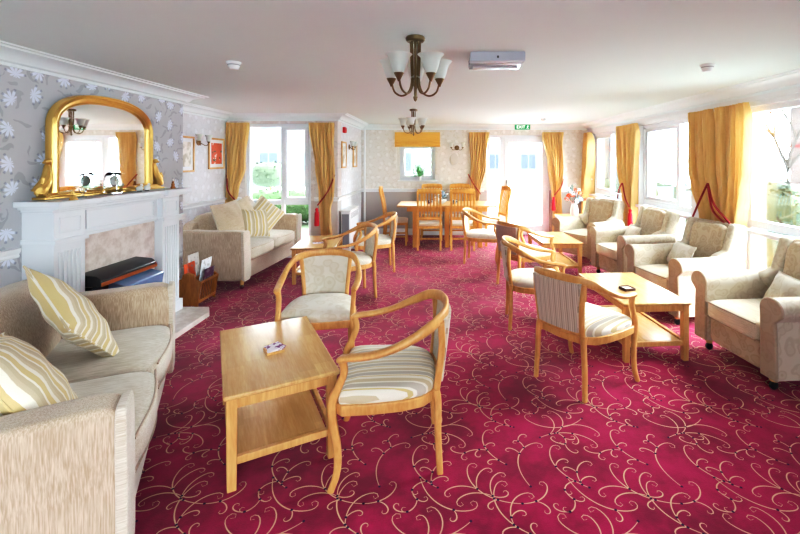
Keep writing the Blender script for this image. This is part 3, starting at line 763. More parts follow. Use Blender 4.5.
def pillow(label, mat, Mx, s=.22, th=.075, sy=None, group=None, nm='cushion'):
    sy = sy or s; m = MB(); N = 16; vs = []
    for side in (1, -1):
        for i in range(N+1):
            for j in range(N+1):
                u = -1+2*i/N; v = -1+2*j/N
                x = s*u*(1-.07*(1-v*v)); y = sy*v*(1-.07*(1-u*u))
                z = side*(th*max(0, (1-u*u)*(1-v*v))**.42 + .004*math.sin(9*u+4*v))
                vs.append((x, y, z))
    A = (N+1)**2; fs = []
    for i in range(N):
        for j in range(N):
            q = i*(N+1)+j; fs += [(q, q+N+1, q+N+2, q+1), (A+q, A+q+1, A+q+N+2, A+q+N+1)]
    m.add(vs, fs)
    o = m.build(nm, mat, smooth=70, merge=True); o.matrix_world = Mx
    edge = [(s*u*(1-.07*(1-v*v)), sy*v*(1-.07*(1-u*u)), 0) for u, v in
            [(-1+2*i/12, -1) for i in range(12)]+[(1, -1+2*i/12) for i in range(12)]+[(1-2*i/12, 1) for i in range(12)]+[(-1, 1-2*i/12) for i in range(12)]]
    MB().tube(edge, .006, 6, closed=True).build('piping', mat, o)
    return tag(o, label, 'cushion', group)
# local frame helper: place point (x,y,z) in sofa frame, lean back by tilt, spin by roll, yaw
def pm(base, x, y, z, tilt=70, roll=0, yaw=0):
    return base @ Matrix.Translation((x, y, z)) @ Matrix.Rotation(R(yaw), 4, 'Z') @ Matrix.Rotation(R(tilt), 4, 'X') @ Matrix.Rotation(R(roll), 4, 'Z')
GP1 = 'striped cushions on the near sofa'
pillow('striped gold and cream cushion standing on its corner on the near sofa', M['stripe_pillow'], pm(S1M, .22, -.03, .755, 56, 38, 14), .25, .085, group=GP1)
pillow('striped gold and cream cushion slumped behind the near arm of the near sofa', M['stripe_pillow'], pm(S1M, -.49, -.05, .70, 56, 78, 10), .235, .085, group=GP1)
GP2 = 'cushions piled on the far sofa'
pillow('striped cushion standing on its corner in the middle of the far sofa', M['stripe_pillow'], pm(S2M, .16, -.18, .80, 66, 45, -44), .215, .08, group=GP2)
pillow('large plain beige cushion at the chimney end of the far sofa', M['seatplain'], pm(S2M, -.54, -.07, .80, 72, 4, -6), .26, .1, group=GP2)
pillow('small cream striped cushion leaning on the plain beige one', M['stripe_pillow'], pm(S2M, -.26, -.26, .74, 70, 84, -30), .19, .07, group=GP2)
pillow('second plain beige cushion, beside the large one on the far sofa', M['seatplain'], pm(S2M, -.22, -.06, .82, 72, 12, -14), .24, .07, group=GP2)
pillow('pale plain cushion behind the corner-standing striped one on the far sofa', M['chen_l'], pm(S2M, .10, .02, .81, 70, 10, 0), .23, .09, group=GP2)
GP3 = 'small oblong cushions in the armchairs'
def am(i): return Matrix.Translation(i.location) @ Matrix.Rotation(i.rotation_euler.z, 4, 'Z')
ach = [o for o in bpy.data.objects if o.name.startswith('armchair') and o.parent is None]
ach.sort(key=lambda o: o.location.y)
for i, lb in ((0, 'small patterned cushion in the nearest armchair, partly cut by the frame'), (1, 'small patterned cushion in the armchair before the wide curtain pair'), (2, 'small patterned cushion in the armchair before the middle window')):
    pillow(lb, M['fcush'], pm(am(ach[i]), -.08 if i else .05, .02, .58, 62, 0, -14), .2, .055, .13, group=GP3)

# ------------------------------------------------------------------ dining set
def make_dchair(label):
    t = thing('dining_chair', label, 'chair'); W_ = M['dininghoney']
    for s in (-1, 1):
        MB().sweep([(s*.2, -.2, 0), (s*.2, -.2, .43)], rrect(.036, .036, .2), up=(0, 1, 0)).build('leg', W_, t)
        MB().sweep(crom([(s*.2, .25, 0), (s*.2, .215, .2), (s*.2, .205, .45), (s*.2, .235, .75), (s*.2, .3, 1.06)], 4), rrect(.036, .036, .2), up=(0, 1, 0)).build('leg', W_, t)
    m = MB(); m.box(-.19, .19, -.215, -.195, .38, .43); m.box(-.19, .19, .195, .215, .38, .43); m.box(-.21, -.19, -.18, .19, .38, .43); m.box(.19, .21, -.18, .19, .38, .43); m.build('seat_frame', W_, t, bevel=.003)
    m = MB(); m.box(-.21, -.195, -.18, .21, .15, .18); m.box(.195, .21, -.18, .21, .15, .18); m.box(-.2, .2, .0, .02, .15, .18); m.build('stretcher', W_, t, bevel=.003)
    MB().rbox((0, 0, .45), (.225, .225, .03), 6, 8, crown=.01).build('seat', M['seatplain'], t)
    MB().sweep(crom([(-.2, .288, 1.045), (0, .318, 1.06), (.2, .288, 1.045)], 6), rrect(.026, .09, .3)).build('top_rail', W_, t, smooth=50)
    MB().sweep([(-.19, .214, .56), (.19, .214, .56)], rrect(.024, .05, .3)).build('lower_back_rail', W_, t, smooth=50)
    for i in range(6):
        x = -.14+.056*i; c_ = .028*(1-(x/.2)**2)
        MB().sweep(crom([(x, .214, .57), (x, .228+c_*.5, .78), (x, .287+c_, 1.03)], 4), rrect(.024, .012, .3), up=(0, 1, 0)).build('back_slat', W_, t)
    return t
GD = 'slatted dining chairs around the dining table'
d1 = make_dchair('slatted oak dining chair on the near side of the dining table, left one'); place(d1, -.192, 7.66, 180); d1['group'] = GD
dup(d1, (.40, 7.66, 0), R(180), 'slatted oak dining chair on the near side of the dining table, right one', GD)
dup(d1, (-.17, 8.56, 0), R(0), 'dining chair against the back wall, under the small window', GD)
dup(d1, (.42, 8.56, 0), R(0), 'dining chair against the back wall, under the wall light', GD)
dup(d1, (-.84, 8.05, 0), R(92), 'dining chair at the window-less end of the dining table, side view', GD)
dup(d1, (1.0, 8.03, 0), R(-76), 'dining chair at the glazed-door end of the dining table', GD)
t = thing('dining_table', 'long light oak dining table in front of the small back window', 'table', (.13, 8.08, 0))
MB().box(-.92, .92, -.42, .42, .735, .77).build('table_top', M['oak_x'], t, bevel=.006)
m = MB(); m.box(-.74, .74, -.35, -.33, .65, .735); m.box(-.74, .74, .33, .35, .65, .735); m.box(-.66, -.64, -.33, .33, .65, .735); m.box(.64, .66, -.33, .33, .65, .735); m.build('apron', M['dininghoney'], t)
for x in (-.59, 0, .6):
    for y in (-.37, .37): MB().box(x-.04, x+.04, y-.04, y+.04, 0, .735).build('leg', M['dininghoney'], t, bevel=.005)

# ------------------------------------------------------------------ fireplace
F = thing('fireplace_surround', 'white painted fireplace surround with fluted pilasters and panelled frieze', 'fireplace')
w_ = M['mantel']
m = MB(); m.box(XL, -2.66, 2.9, 4.44, 1.268, 1.307); m.box(XL, -2.69, 2.93, 4.41, 1.25, 1.268); m.box(XL, -2.72, 2.95, 4.39, 1.225, 1.25)
for a, b in ((2.93, 3.24), (4.10, 4.41)): m.box(XL+.002, -2.625, a-.035, b+.035, 1.266, 1.3085); m.box(XL+.002, -2.65, a-.004, b+.004, 1.248, 1.267)
m.build('mantel_shelf', w_, F, bevel=.006)
m = MB(); m.box(XL, -2.77, 3.22, 4.12, 1.03, 1.225); m.box(XL, -2.755, 3.22, 4.12, 1.012, 1.035)
m.box(-2.77, -2.76, 3.28, 4.06, 1.2, 1.21); m.box(-2.77, -2.76, 3.28, 4.06, 1.06, 1.07); m.box(-2.77, -2.76, 3.28, 3.29, 1.07, 1.2); m.box(-2.77, -2.76, 4.05, 4.06, 1.07, 1.2)
m.build('frieze', w_, F, bevel=.002)
for a, b in ((2.96, 3.22), (4.12, 4.38)):
    m = MB(); m.box(XL, -2.72, a, b, .0, 1.225); m.box(XL, -2.69, a-.015, b+.015, 0, .16); m.box(XL, -2.70, a-.012, b+.012, 1.0, 1.035)
    for i in range(6):
        y = a+.04+i*(b-a-.08)/5; m.box(-2.72, -2.712, y-.008, y+.008, .2, .94)
    m.box(-2.72, -2.712, a+.04, b-.04, 1.07, 1.08); m.box(-2.72, -2.712, a+.04, b-.04, 1.18, 1.19); m.box(-2.72, -2.712, a+.04, a+.05, 1.07, 1.19); m.box(-2.72, -2.712, b-.05, b-.04, 1.07, 1.19)
    m.build('pilaster', w_, F, bevel=.003)
MB().box(XL, -2.80, 3.22, 4.12, .06, 1.012).build('back_panel', M['marble'], F)
m = MB(); m.box(XL, -2.40, 2.93, 4.42, 0, .035); m.box(-2.40, -2.375, 2.91, 4.44, 0, .04); m.box(XL, -2.375, 4.42, 4.44, 0, .04)
hm = MB().prism([(XL, 2.95), (-2.36, 2.95), (-2.36, 4.30), (-2.44, 4.44), (XL, 4.44)], .0, .05, 'z')
tag(hm.build('hearth_slab', M['marble'], bevel=.004), 'pale marble hearth slab on the carpet under the fireplace', 'hearth')
F.location = (0, 0, .0)
F2 = thing('electric_fire', 'electric fire with black hood, copper edge and blue-grey glass front', 'heater', (-2.795, 3.545, .051))
MB().box(0, .1, -.30, .30, 0, .56).build('body', M['black'], F2, bevel=.004)
MB().prism([(.0, .57), (.19, .57), (.19, .62), (.15, .65), (0, .665)], -.315, .315, 'y').build('hood', M['black'], F2, bevel=.005, merge=True)
MB().box(.188, .196, -.315, .315, .572, .602).build('hood_trim', plain('copper', srgb(190, 118, 70), .3, .9), F2)
t = NT('fire_glass', .12, .8); M['fireglass'] = t.col(t.mix(t.noise(t.obj, 3, 2), srgb(70, 100, 150), srgb(140, 170, 205))).mat
MB().prism([(.1, .03), (.2, .05), (.27, .53), (.12, .565)], -.16, .305, 'y').build('glass_front', M['fireglass'], F2, bevel=.01, merge=True)
# mirror
G = thing('overmantel_mirror', 'arched gilt overmantel mirror with ornate base on the mantelpiece', 'mirror', (XL+.03, 3.68, 1.3095))
def arch(hw, z0, zs, top, n=28):
    p = [(-hw, z0), (-hw, zs)]
    for i in range(1, n):
        a = PI-PI*i/n; p.append((hw*math.copysign(abs(math.cos(a))**.8, math.cos(a)), zs+(top-zs)*math.sin(a)**.85))
    return p+[(hw, zs), (hw, z0)]
pth = [(.02, y, z) for y, z in arch(.50, .03, .52, .80)]
prof = [(-.055, -.02), (-.055, .02), (-.04, .035), (-.022, .03), (-.012, .045), (.01, .05), (.03, .035), (.04, .02), (.055, .012), (.055, -.02)]
MB().sweep(pth, [(b, a) for a, b in prof][::-1], up=(0, 0, 1)) if 0 else None
def frame_sweep(m, pts, prof):
    # planar path in YZ; profile (r outward, x out of wall)
    n = len(pts); rings = []
    for i, (y, z) in enumerate(pts):
        a = Vector(pts[max(0, i-1)]); b = Vector(pts[min(n-1, i+1)]); tt = (b-a).normalized(); nn = Vector((-tt.y, tt.x))
        rings.append([(x, y+nn.x*r, z+nn.y*r) for r, x in prof])
    k = len(prof); m.add([v for r_ in rings for v in r_], [(i*k+q, i*k+(q+1) % k, (i+1)*k+(q+1) % k, (i+1)*k+q) for i in range(n-1) for q in range(k)]+[tuple(range(k)), tuple((n-1)*k+q for q in range(k))])
m = MB(); frame_sweep(m, arch(.515, .03, .545, .80), [(-.038, -.02), (-.038, .015), (-.03, .022), (-.02, .016), (-.01, .03), (.008, .04), (.02, .026), (.03, .034), (.038, .024), (.038, -.02)])
m.build('frame', M['gold'], G, merge=True, smooth=50)
m = MB(); m.prism([(y, z) for y, z in arch(.485, .03, .53, .775)], -.004, .004, 'x'); m.build('mirror_glass', M['mirror'], G, smooth=0)
m = MB(); m.box(-.02, .075, -.66, .66, 0, .018); m.box(-.02, .06, -.63, .63, .018, .032); m.box(-.02, .045, -.60, .60, .032, .045); m.build('base_rail', M['gold'], G, bevel=.006)
m = MB()
for i in range(15):
    y = -.16+i*.32/14; m.ball((.062, y, .022+.018*math.cos((i-7)*.22)), .014+.006*math.cos((i-7)*.3), 6)
m.build('base_ornament', M['gold'], G)
for s in (-1, 1):
    m = MB()   # seated winged beast / scroll figure beside each foot of the frame
    m.tube(crom([(.02, s*.645, .05), (.03, s*.63, .09), (.03, s*.60, .14), (.025, s*.585, .2), (.02, s*.58, .26)], 5), lambda u: .036*(1-u)**.6+.012, 10)
    m.ball((.03, s*.585, .28), .024, 8); m.tube(crom([(.03, s*.62, .05), (.05, s*.655, .1), (.045, s*.64, .16)], 4), .012, 8)
    m.tube(crom([(.03, s*.60, .28), (.035, s*.625, .27)], 3), .009, 6); m.ball((.03, s*.66, .055), .024, 8)
    m.build('corner_figure', M['gold'], G)
# mantel ornaments
def orn(name, label, cat, y, x=-2.75, z=1.307, group=None): return thing(name, label, cat, (x, y, z), 0, group)
k_ = orn('mantel_clock', 'small arched glass clock on the mantelpiece before the mirror', 'clock', 3.60, -2.80)
m = MB(); m.box(-.035, .035, -.06, .06, 0, .02); m.build('clock_base', M['chrome'], k_, bevel=.004)
ar = [(y, z) for y, z in arch(.068, .02, .11, .185, 14)]
m = MB(); frame_sweep(m, ar, [(-.006, -.025), (-.006, .025), (.006, .025), (.006, -.025)]); m.build('clock_case', M['clear'], k_, merge=True)
m = MB(); m.lathe([(.04, 0), (.042, .01), (.034, .014), (0, .012)], k=22, M=Matrix.Translation((0, 0, .115)) @ Matrix.Rotation(PI/2, 4, 'Y')); m.build('dial', M['shade'], k_)
m = MB(); m.box(.015, .018, -.002, .002, .115, .145); m.box(.015, .018, -.002, .02, .113, .117); m.tube([(.008, .044*math.cos(2*PI*q/20), .115+.044*math.sin(2*PI*q/20)) for q in range(20)], .004, 6, closed=True); m.build('hands', M['brass'], k_)
bl = orn('brass_bell', 'little brass hand bell on the left end of the mantelpiece', 'bell', 3.06, -2.67)
MB().lathe([(.028, 0), (.024, .012), (.016, .03), (.01, .04)], k=16).build('bell_body', M['gold'], bl); MB().lathe([(.006, .04), (.009, .055), (.005, .065), (.011, .08), (.0, .09)], k=12).build('bell_handle', M['gold'], bl)
fg = orn('china_figurine', 'tiny brown and white figurine on the right end of the mantelpiece', 'ornament', 4.28, -2.72)
MB().lathe([(.022, 0), (.024, .01), (.014, .03), (.016, .045), (.009, .06), (.011, .07), (.0, .082)], k=14).build('figure_body', M['rackwood'], fg)
MB().ball((0, 0, .088), .01, 8).build('figure_head', M['white'], fg)
for y, lb in ((3.90, 'small white china bird with dark markings on the mantelpiece right of the clock'), (4.0, 'second small white china bird farther along the mantelpiece toward the frame foot')):
    b_ = orn('china_bird', lb, 'ornament', y, -2.79, group='china birds on the mantelpiece')
    MB().rbox((0, 0, .028), (.02, .036, .024), 2.3, 8).build('bird_body', M['white'], b_)
    MB().ball((0, .026, .058), .013, 8).build('bird_head', M['white'], b_); MB().lathe([(.02, 0), (.016, .008)], k=12).build('bird_base', M['black'], b_)
cg = orn('crystal_ornament', 'small clear crystal ornament on the mantelpiece left of the clock', 'ornament', 3.28, -2.79)
m = MB(); m.lathe([(.025, 0), (.025, .008), (.006, .014), (.006, .03), (.022, .05), (.026, .065), (.012, .085), (0, .09)], k=8); m.build('crystal_body', M['clear'], cg, smooth=0)

# ------------------------------------------------------------------ ceiling fittings
def make_chand(label):
    t = thing('chandelier', label, 'ceiling light')
    MB().lathe([(.055, 0), (.06, -.01), (.058, -.022), (.05, -.03), (.0, -.034)], k=24).build('ceiling_rose', M['brass'], t)
    MB().lathe([(.009, -.02), (.008, -.36), (.014, -.365), (.01, -.385), (.0, -.395)], k=10).build('centre_stem', M['brass'], t)
    for i in range(5):
        a = R(20+72*i); c, s = math.cos(a), math.sin(a)
        P = crom([(.03*c, .03*s, -.025), (.027*c, .027*s, -.15), (.024*c, .024*s, -.27), (.045*c, .045*s, -.335), (.09*c, .09*s, -.355), (.135*c, .135*s, -.33), (.155*c, .155*s, -.275)], 6)
        arm = MB().tube(P, .006, 8).build('arm', M['brass'], t)
        MB().lathe([(.006, -.295), (.012, -.28), (.024, -.258), (.03, -.246), (.0, -.246)], .157*c, .157*s, 0, 14).build('lamp_cup', M['brass'], arm)
        MB().lathe([(.022, -.25), (.034, -.238), (.044, -.21), (.051, -.18), (.062, -.153), (.078, -.138), (.075, -.138), (.059, -.156), (.048, -.182), (.041, -.21), (.03, -.236), (.018, -.245)], .157*c, .157*s, 0, 22).build('lamp_shade', M['shade'], arm)
    return t
ch = make_chand('five-arm brass ceiling light with frosted bell shades, the near large one'); ch.location = (-.15, 2.56, H)
dup(ch, (-.39, 6.2, H), R(25), 'five-arm brass ceiling light hanging farther back before the roman blind', 'five-arm brass ceiling lights'); ch['group'] = 'five-arm brass ceiling lights'
e = thing('emergency_light', 'rectangular emergency light fitting on the ceiling beside the near chandelier', 'light fitting', (.40, 3.0, H))
MB().box(-.19, .19, -.1, -.02, -.065, 0).build('housing', plain('pale_grey_plastic', srgb(198, 204, 214)), e, bevel=.004)
t = NT('diffuser', .25, .5); t.b.inputs['Alpha'].default_value = 1; M['diff'] = t.col(srgb(150, 156, 166)).mat
MB().prism([(-.02, -.066), (.12, -.078), (.19, -.05), (.19, 0), (-.02, 0)], -.185, .185, 'x').build('diffuser', M['diff'], e, bevel=.004, merge=True)
MB().tube([(-.16, .06, -.076), (.16, .06, -.076)], .009).build('lamp_tube', M['white'], e)
MB().box(-.006, .006, -.105, -.1, -.045, -.03).build('indicator', M['black'], e)
def smoke(label, x, y):
    s_ = thing('smoke_detector', label, 'smoke detector', (x, y, H), 0, 'smoke detectors on the ceiling')
    MB().lathe([(.052, 0), (.052, -.012), (.044, -.016), (.042, -.03), (.03, -.055), (.0, -.06)][::-1], k=24).build('housing', M['white'], s_)
    MB().lathe([(.043, -.018), (.045, -.022), (.043, -.026)], k=24).build('vent_ring', plain('grey_plastic', srgb(150, 154, 160)), s_)
smoke('white smoke detector on the ceiling over the near left wall side', -1.58, 3.22); smoke('grey-white smoke detector on the ceiling toward the side windows', 2.10, 3.3); smoke('distant smoke detector on the ceiling near the exit sign', 1.86, 7.55)
# exit sign
E = thing('exit_sign', 'green exit sign with white lettering above the glazed door', 'sign', (1.72, YB-.2, 2.285))
M['green'] = emis('sign_green', srgb(14, 140, 84), .35); M['sw'] = emis('sign_white', (1, 1, 1, 1), .8)
MB().box(-.16, .16, -.01, .01, -.052, .052).build('sign_panel', M['green'], E, bevel=.002)
MB().box(-.14, .14, -.008, .008, .052, .07).build('mounting_bar', M['white'], E)
tx = bpy.data.curves.new('lettering', 'FONT'); tx.body = 'EXIT'; tx.size = .088; tx.align_x = 'CENTER'; tx.align_y = 'CENTER'; tx.extrude = .001; tx.offset = 0
tmp = bpy.data.objects.new('tmp', tx); C.objects.link(tmp); bpy.context.view_layer.update()
lme = bpy.data.meshes.new_from_object(tmp.evaluated_get(bpy.context.evaluated_depsgraph_get())); bpy.data.objects.remove(tmp)
to = bpy.data.objects.new('lettering', lme); C.objects.link(to); to.parent = E; to.location = (-.035, -.012, 0); to.rotation_euler = (PI/2, 0, 0); lme.materials.clear(); lme.materials.append(M['sw'])
m = MB(); m.ball((.112, -.011, .032), .008, 6)
for p in (((.108, .02), (.1, -.008)), ((.1, -.008), (.118, -.02)), ((.118, -.02), (.112, -.04)), ((.1, -.008), (.088, -.024)), ((.088, -.024), (.074, -.024)), ((.108, .018), (.126, .008)), ((.108, .018), (.09, .006))):
    m.tube([(x, -.011, z) for x, z in p], .004, 6)
m.build('running_figure', M['sw'], E)
# sconces
def make_sconce(label):
    t = thing('wall_light', label, 'wall light')   # local -Y points into the room
    Mx = Matrix.Translation((0, 0, 0)) @ Matrix.Rotation(PI/2, 4, 'X')
    MB().lathe([(.05, 0), (.052, .008), (.04, .016), (.02, .022), (.0, .028)], k=20, M=Mx).build('wall_plate', M['brass'], t)
    for s in (-1, 1):
        arm = MB().tube(crom([(0, -.02, 0), (s*.04, -.06, -.04), (s*.09, -.08, -.045), (s*.12, -.085, -.005)], 6), .006, 8).build('arm', M['brass'], t)
        MB().lathe([(.006, -.01), (.018, 0), (.022, .012), (0, .012)], s*.122, -.086, 0, 12).build('lamp_cup', M['brass'], arm)
        MB().lathe([(.02, .012), (.032, .03), (.038, .07), (.055, .105), (.052, .105), (.035, .07), (.028, .03)], s*.122, -.086, 0, 18).build('lamp_shade', M['shade'], arm)
    return t
sc1 = make_sconce('twin-arm brass wall light between the framed pictures above the far sofa'); sc1.location = (XA, 6.08, 1.86); sc1.rotation_euler = (0, 0, PI/2); GW = 'twin-arm brass wall lights'; sc1['group'] = GW
dup(sc1, (XJ, 7.76, 1.84), PI/2, 'twin-arm brass wall light between the frames above the storage heater', GW)
dup(sc1, (.36, YB, 1.86), 0, 'twin-arm brass wall light on the back wall right of the small window', GW)
t = thing('wall_plaque', 'small pale oval plaque hanging below the back wall light', 'plaque', (.30, YB-.012, 1.62))
MB().lathe([(.085, 0), (.085, .01), (.07, .014), (.0, .014)], k=24, M=Matrix.Scale(1.5, 4, (0, 0, 1)) @ Matrix.Rotation(PI/2, 4, 'X')).build('plaque_body', plain('plaque', srgb(214, 208, 200)), t)
# pictures
def picture(label, loc, rz, W, Hh, frm, art, group='framed pictures on the walls', mat_w=.05):
    t = thing('framed_picture', label, 'picture', loc, rz, group); f = MB(); a, b = W/2, Hh/2; q = .028
    f.box(-a, a, -.022, 0, b-q, b); f.box(-a, a, -.022, 0, -b, -b+q); f.box(-a, -a+q, -.022, 0, -b+q, b-q); f.box(a-q, a, -.022, 0, -b+q, b-q)
    f.build('frame', frm, t, bevel=.005)
    MB().box(-a+q, a-q, -.008, -.002, -b+q, b-q).build('mount', M['white'], t, smooth=0)
    MB().box(-a+q+mat_w, a-q-mat_w, -.011, -.009, -b+q+mat_w, b-q-mat_w).build('print', art, t, smooth=0)
t = NT('orange_print'); f = t.noise(t.obj, 9, 3); g = t.noise(t.mapping(t.obj, loc=(3, 2, 1)), 14, 2)
M['art1'] = t.col(t.mix(t.ss(g, .6, .66), t.mix(t.ss(f, .58, .64), srgb(224, 104, 74), srgb(236, 226, 214)), srgb(60, 100, 70))).mat
t = NT('pale_print'); f = t.noise(t.obj, 8, 3); M['art2'] = t.col(t.mix(t.ss(f, .45, .6), srgb(236, 230, 220), srgb(190, 180, 160))).mat
picture('gilt-framed pale picture half hidden by the chimney breast edge', (XA+.001, 5.76, 1.68), PI/2, .40, .5, M['oak'], M['art2'])
picture('gilt-framed picture with orange print beside the far left curtain', (XA+.001, 6.56, 1.70), PI/2, .46, .48, M['oak'], M['art1'])
picture('pale picture in oak frame above the storage heater, nearer one', (XJ+.001, 7.3, 1.69), PI/2, .34, .46, M['oak'], M['art2'])
picture('pale picture in oak frame on the return wall, nearer the back corner', (XJ+.001, 8.24, 1.69), PI/2, .36, .46, M['oak'], M['art2'])
a = thing('fire_alarm', 'small red fire alarm sounder high on the return wall', 'alarm', (XJ, 7.3, 2.12)); MB().box(0, .05, -.06, .06, -.05, .05).build('alarm_body', M['red'], a, bevel=.01)
MB().lathe([(.03, .05), (.028, .058), (0, .06)], k=16, M=Matrix.Rotation(PI/2, 4, 'Y')).build('alarm_lens', M['red'], a)
# storage heater
h = thing('storage_heater', 'white storage heater with grey side against the return wall', 'heater', (XJ, 7.33, 0))
MB().box(.03, .19, -.36, .36, .1, .74).build('heater_body', M['white'], h, bevel=.012)
MB().box(.02, .20, -.37, .37, .74, .765).build('heater_top', M['white'], h, bevel=.008)
MB().box(.05, .17, -.366, -.36, .14, .70).build('side_panel', plain('grey_enamel', srgb(140, 142, 150)), h)
m = MB()
for i in range(7): m.box(.19, .193, -.3, .3, .62+i*.014, .626+i*.014)
m.build('grille', plain('grille_grey', srgb(170, 172, 176)), h)
for s in (-1, 1): MB().box(.04, .18, s*.28-.02, s*.28+.02, 0, .1).build('foot', M['white'], h)
# ------------------------------------------------------------------ magazine rack
g = thing('magazine_rack', 'dark honey wooden magazine rack on the carpet beside the hearth', 'magazine rack', (-2.72, 4.72, 0))
ep = [(-.105, 0), (-.10, .03), (-.125, .2), (-.14, .27), (-.10, .30), (-.075, .31), (-.06, .36), (0, .38), (.06, .36), (.075, .31), (.10, .30), (.14, .27), (.125, .2), (.10, .03), (.105, 0), (.05, .02), (-.05, .02)]
for y in (-.18, .165): MB().prism(ep, y, y+.016, 'y').build('end_panel', M['rackwood'], g, bevel=.003, merge=True)
for s in (-1, 1):
    m = MB(); m.sweep([(s*.13, -.17, .27), (s*.13, .17, .27)], rrect(.016, .022)); m.sweep([(s*.1, -.17, .06), (s*.1, .17, .06)], rrect(.016, .03)); 
    for i in range(9):
        y = -.14+i*.035; m.sweep([(s*.1, y, .06), (s*.13, y, .27)], rrect(.008, .01), up=(0, 1, 0))
    m.build('side_rail', M['rackwood'], g)
MB().box(-.1, .1, -.17, .17, .045, .055).build('rack_floor', M['rackwood'], g)
MB().box(-.008, .008, -.165, .165, .055, .30).build('divider', M['rackwood'], g)
mags = [((-.07, -.05), srgb(220, 222, 228), 'pale grey magazine with curled cover at the hearth side of the rack', .42, 10), ((-.028, -.06), srgb(232, 98, 52), 'orange-red magazine standing in the middle of the rack', .46, 5),
        ((.04, .0), srgb(225, 232, 240), 'white magazine with coloured cover leaning at the room side of the rack', .50, -8), ((.075, .02), srgb(70, 20, 60), 'dark purple folder leaning low in the rack', .39, -8), ((-.012-.04, .04), srgb(206, 204, 200), 'clear plastic sleeve standing tallest in the rack', .54, 3)]
for (x, y), c, lb, top, tl in mags:
    o = thing('magazine', lb, 'magazine', (-2.72+x, 4.72+y, .06), group='magazines in the rack'); o.rotation_euler = (0, R(-tl), 0)
    t = NT('cover'); f = t.noise(t.obj, 16, 2); M_ = t.col(t.mix(t.ss(f, .52, .6), c, tuple(min(1, q*.5+.12) for q in c[:3])+(1,))).mat
    MB().box(-.003, .003, -.10, .10, 0, top-.06).build('cover', M_, o, smooth=0); MB().box(-.0025, .0025, -.097, .102, .003, top-.063).build('pages', M['white'], o, smooth=0)
# table-top bits
tl = math.atan2(.79, -.43)-PI/2
o = thing('coaster_holder', 'small wooden block holding coasters on the near left coffee table', 'coaster holder', (-.985, 2.49, .47), R(35))
m = MB(); m.box(-.05, .05, -.05, .05, 0, .012); m.box(-.05, -.042, -.02, .02, .012, .022); m.box(.042, .05, -.02, .02, .012, .022); m.build('holder_base', M['oak'], o, bevel=.002)
t = NT('coaster_print'); f = t.noise(t.obj, 28, 2); M['coast'] = t.col(t.mix(t.ss(f, .52, .58), srgb(236, 228, 236), srgb(120, 50, 110))).mat
for i in range(3):
    lb = ('white coaster with purple print, bottom of the stack', 'white coaster with purple print, middle of the stack', 'white coaster with purple print, top of the stack')[i]
    c = MB().box(-.045, .045, -.045, .045, 0, .004).build('coaster', M['coast'], bevel=.001); c.location = (-.985+.003*i, 2.49+.002*i, .4825+.0045*i); c.rotation_euler = (0, 0, R(35+i*9)); tag(c, lb, 'coaster', 'coasters stacked on the near left table')
o = thing('small_dish', 'small dark square dish on the right coffee table', 'dish', (1.63, 3.66, .47), R(12))
m = MB(); m.box(-.05, .05, -.05, .05, 0, .006); m.box(-.05, .05, -.05, -.044, .006, .024); m.box(-.05, .05, .044, .05, .006, .024); m.box(-.05, -.044, -.044, .044, .006, .024); m.box(.044, .05, -.044, .044, .006, .024); m.build('dish_body', plain('dark_wood', srgb(84, 50, 38), .3), o, bevel=.002)
MB().box(-.04, .04, -.04, .04, .006, .016).build('dish_contents', plain('mats', srgb(190, 184, 176)), o)
c = MB().box(-.07, .07, -.05, .05, 0, .003).build('leaflet', M['coast']); c.location = (-1.66, 5.72, .4705); c.rotation_euler = (0, 0, .4); tag(c, 'folded leaflet lying on the end table by the far sofa', 'leaflet')
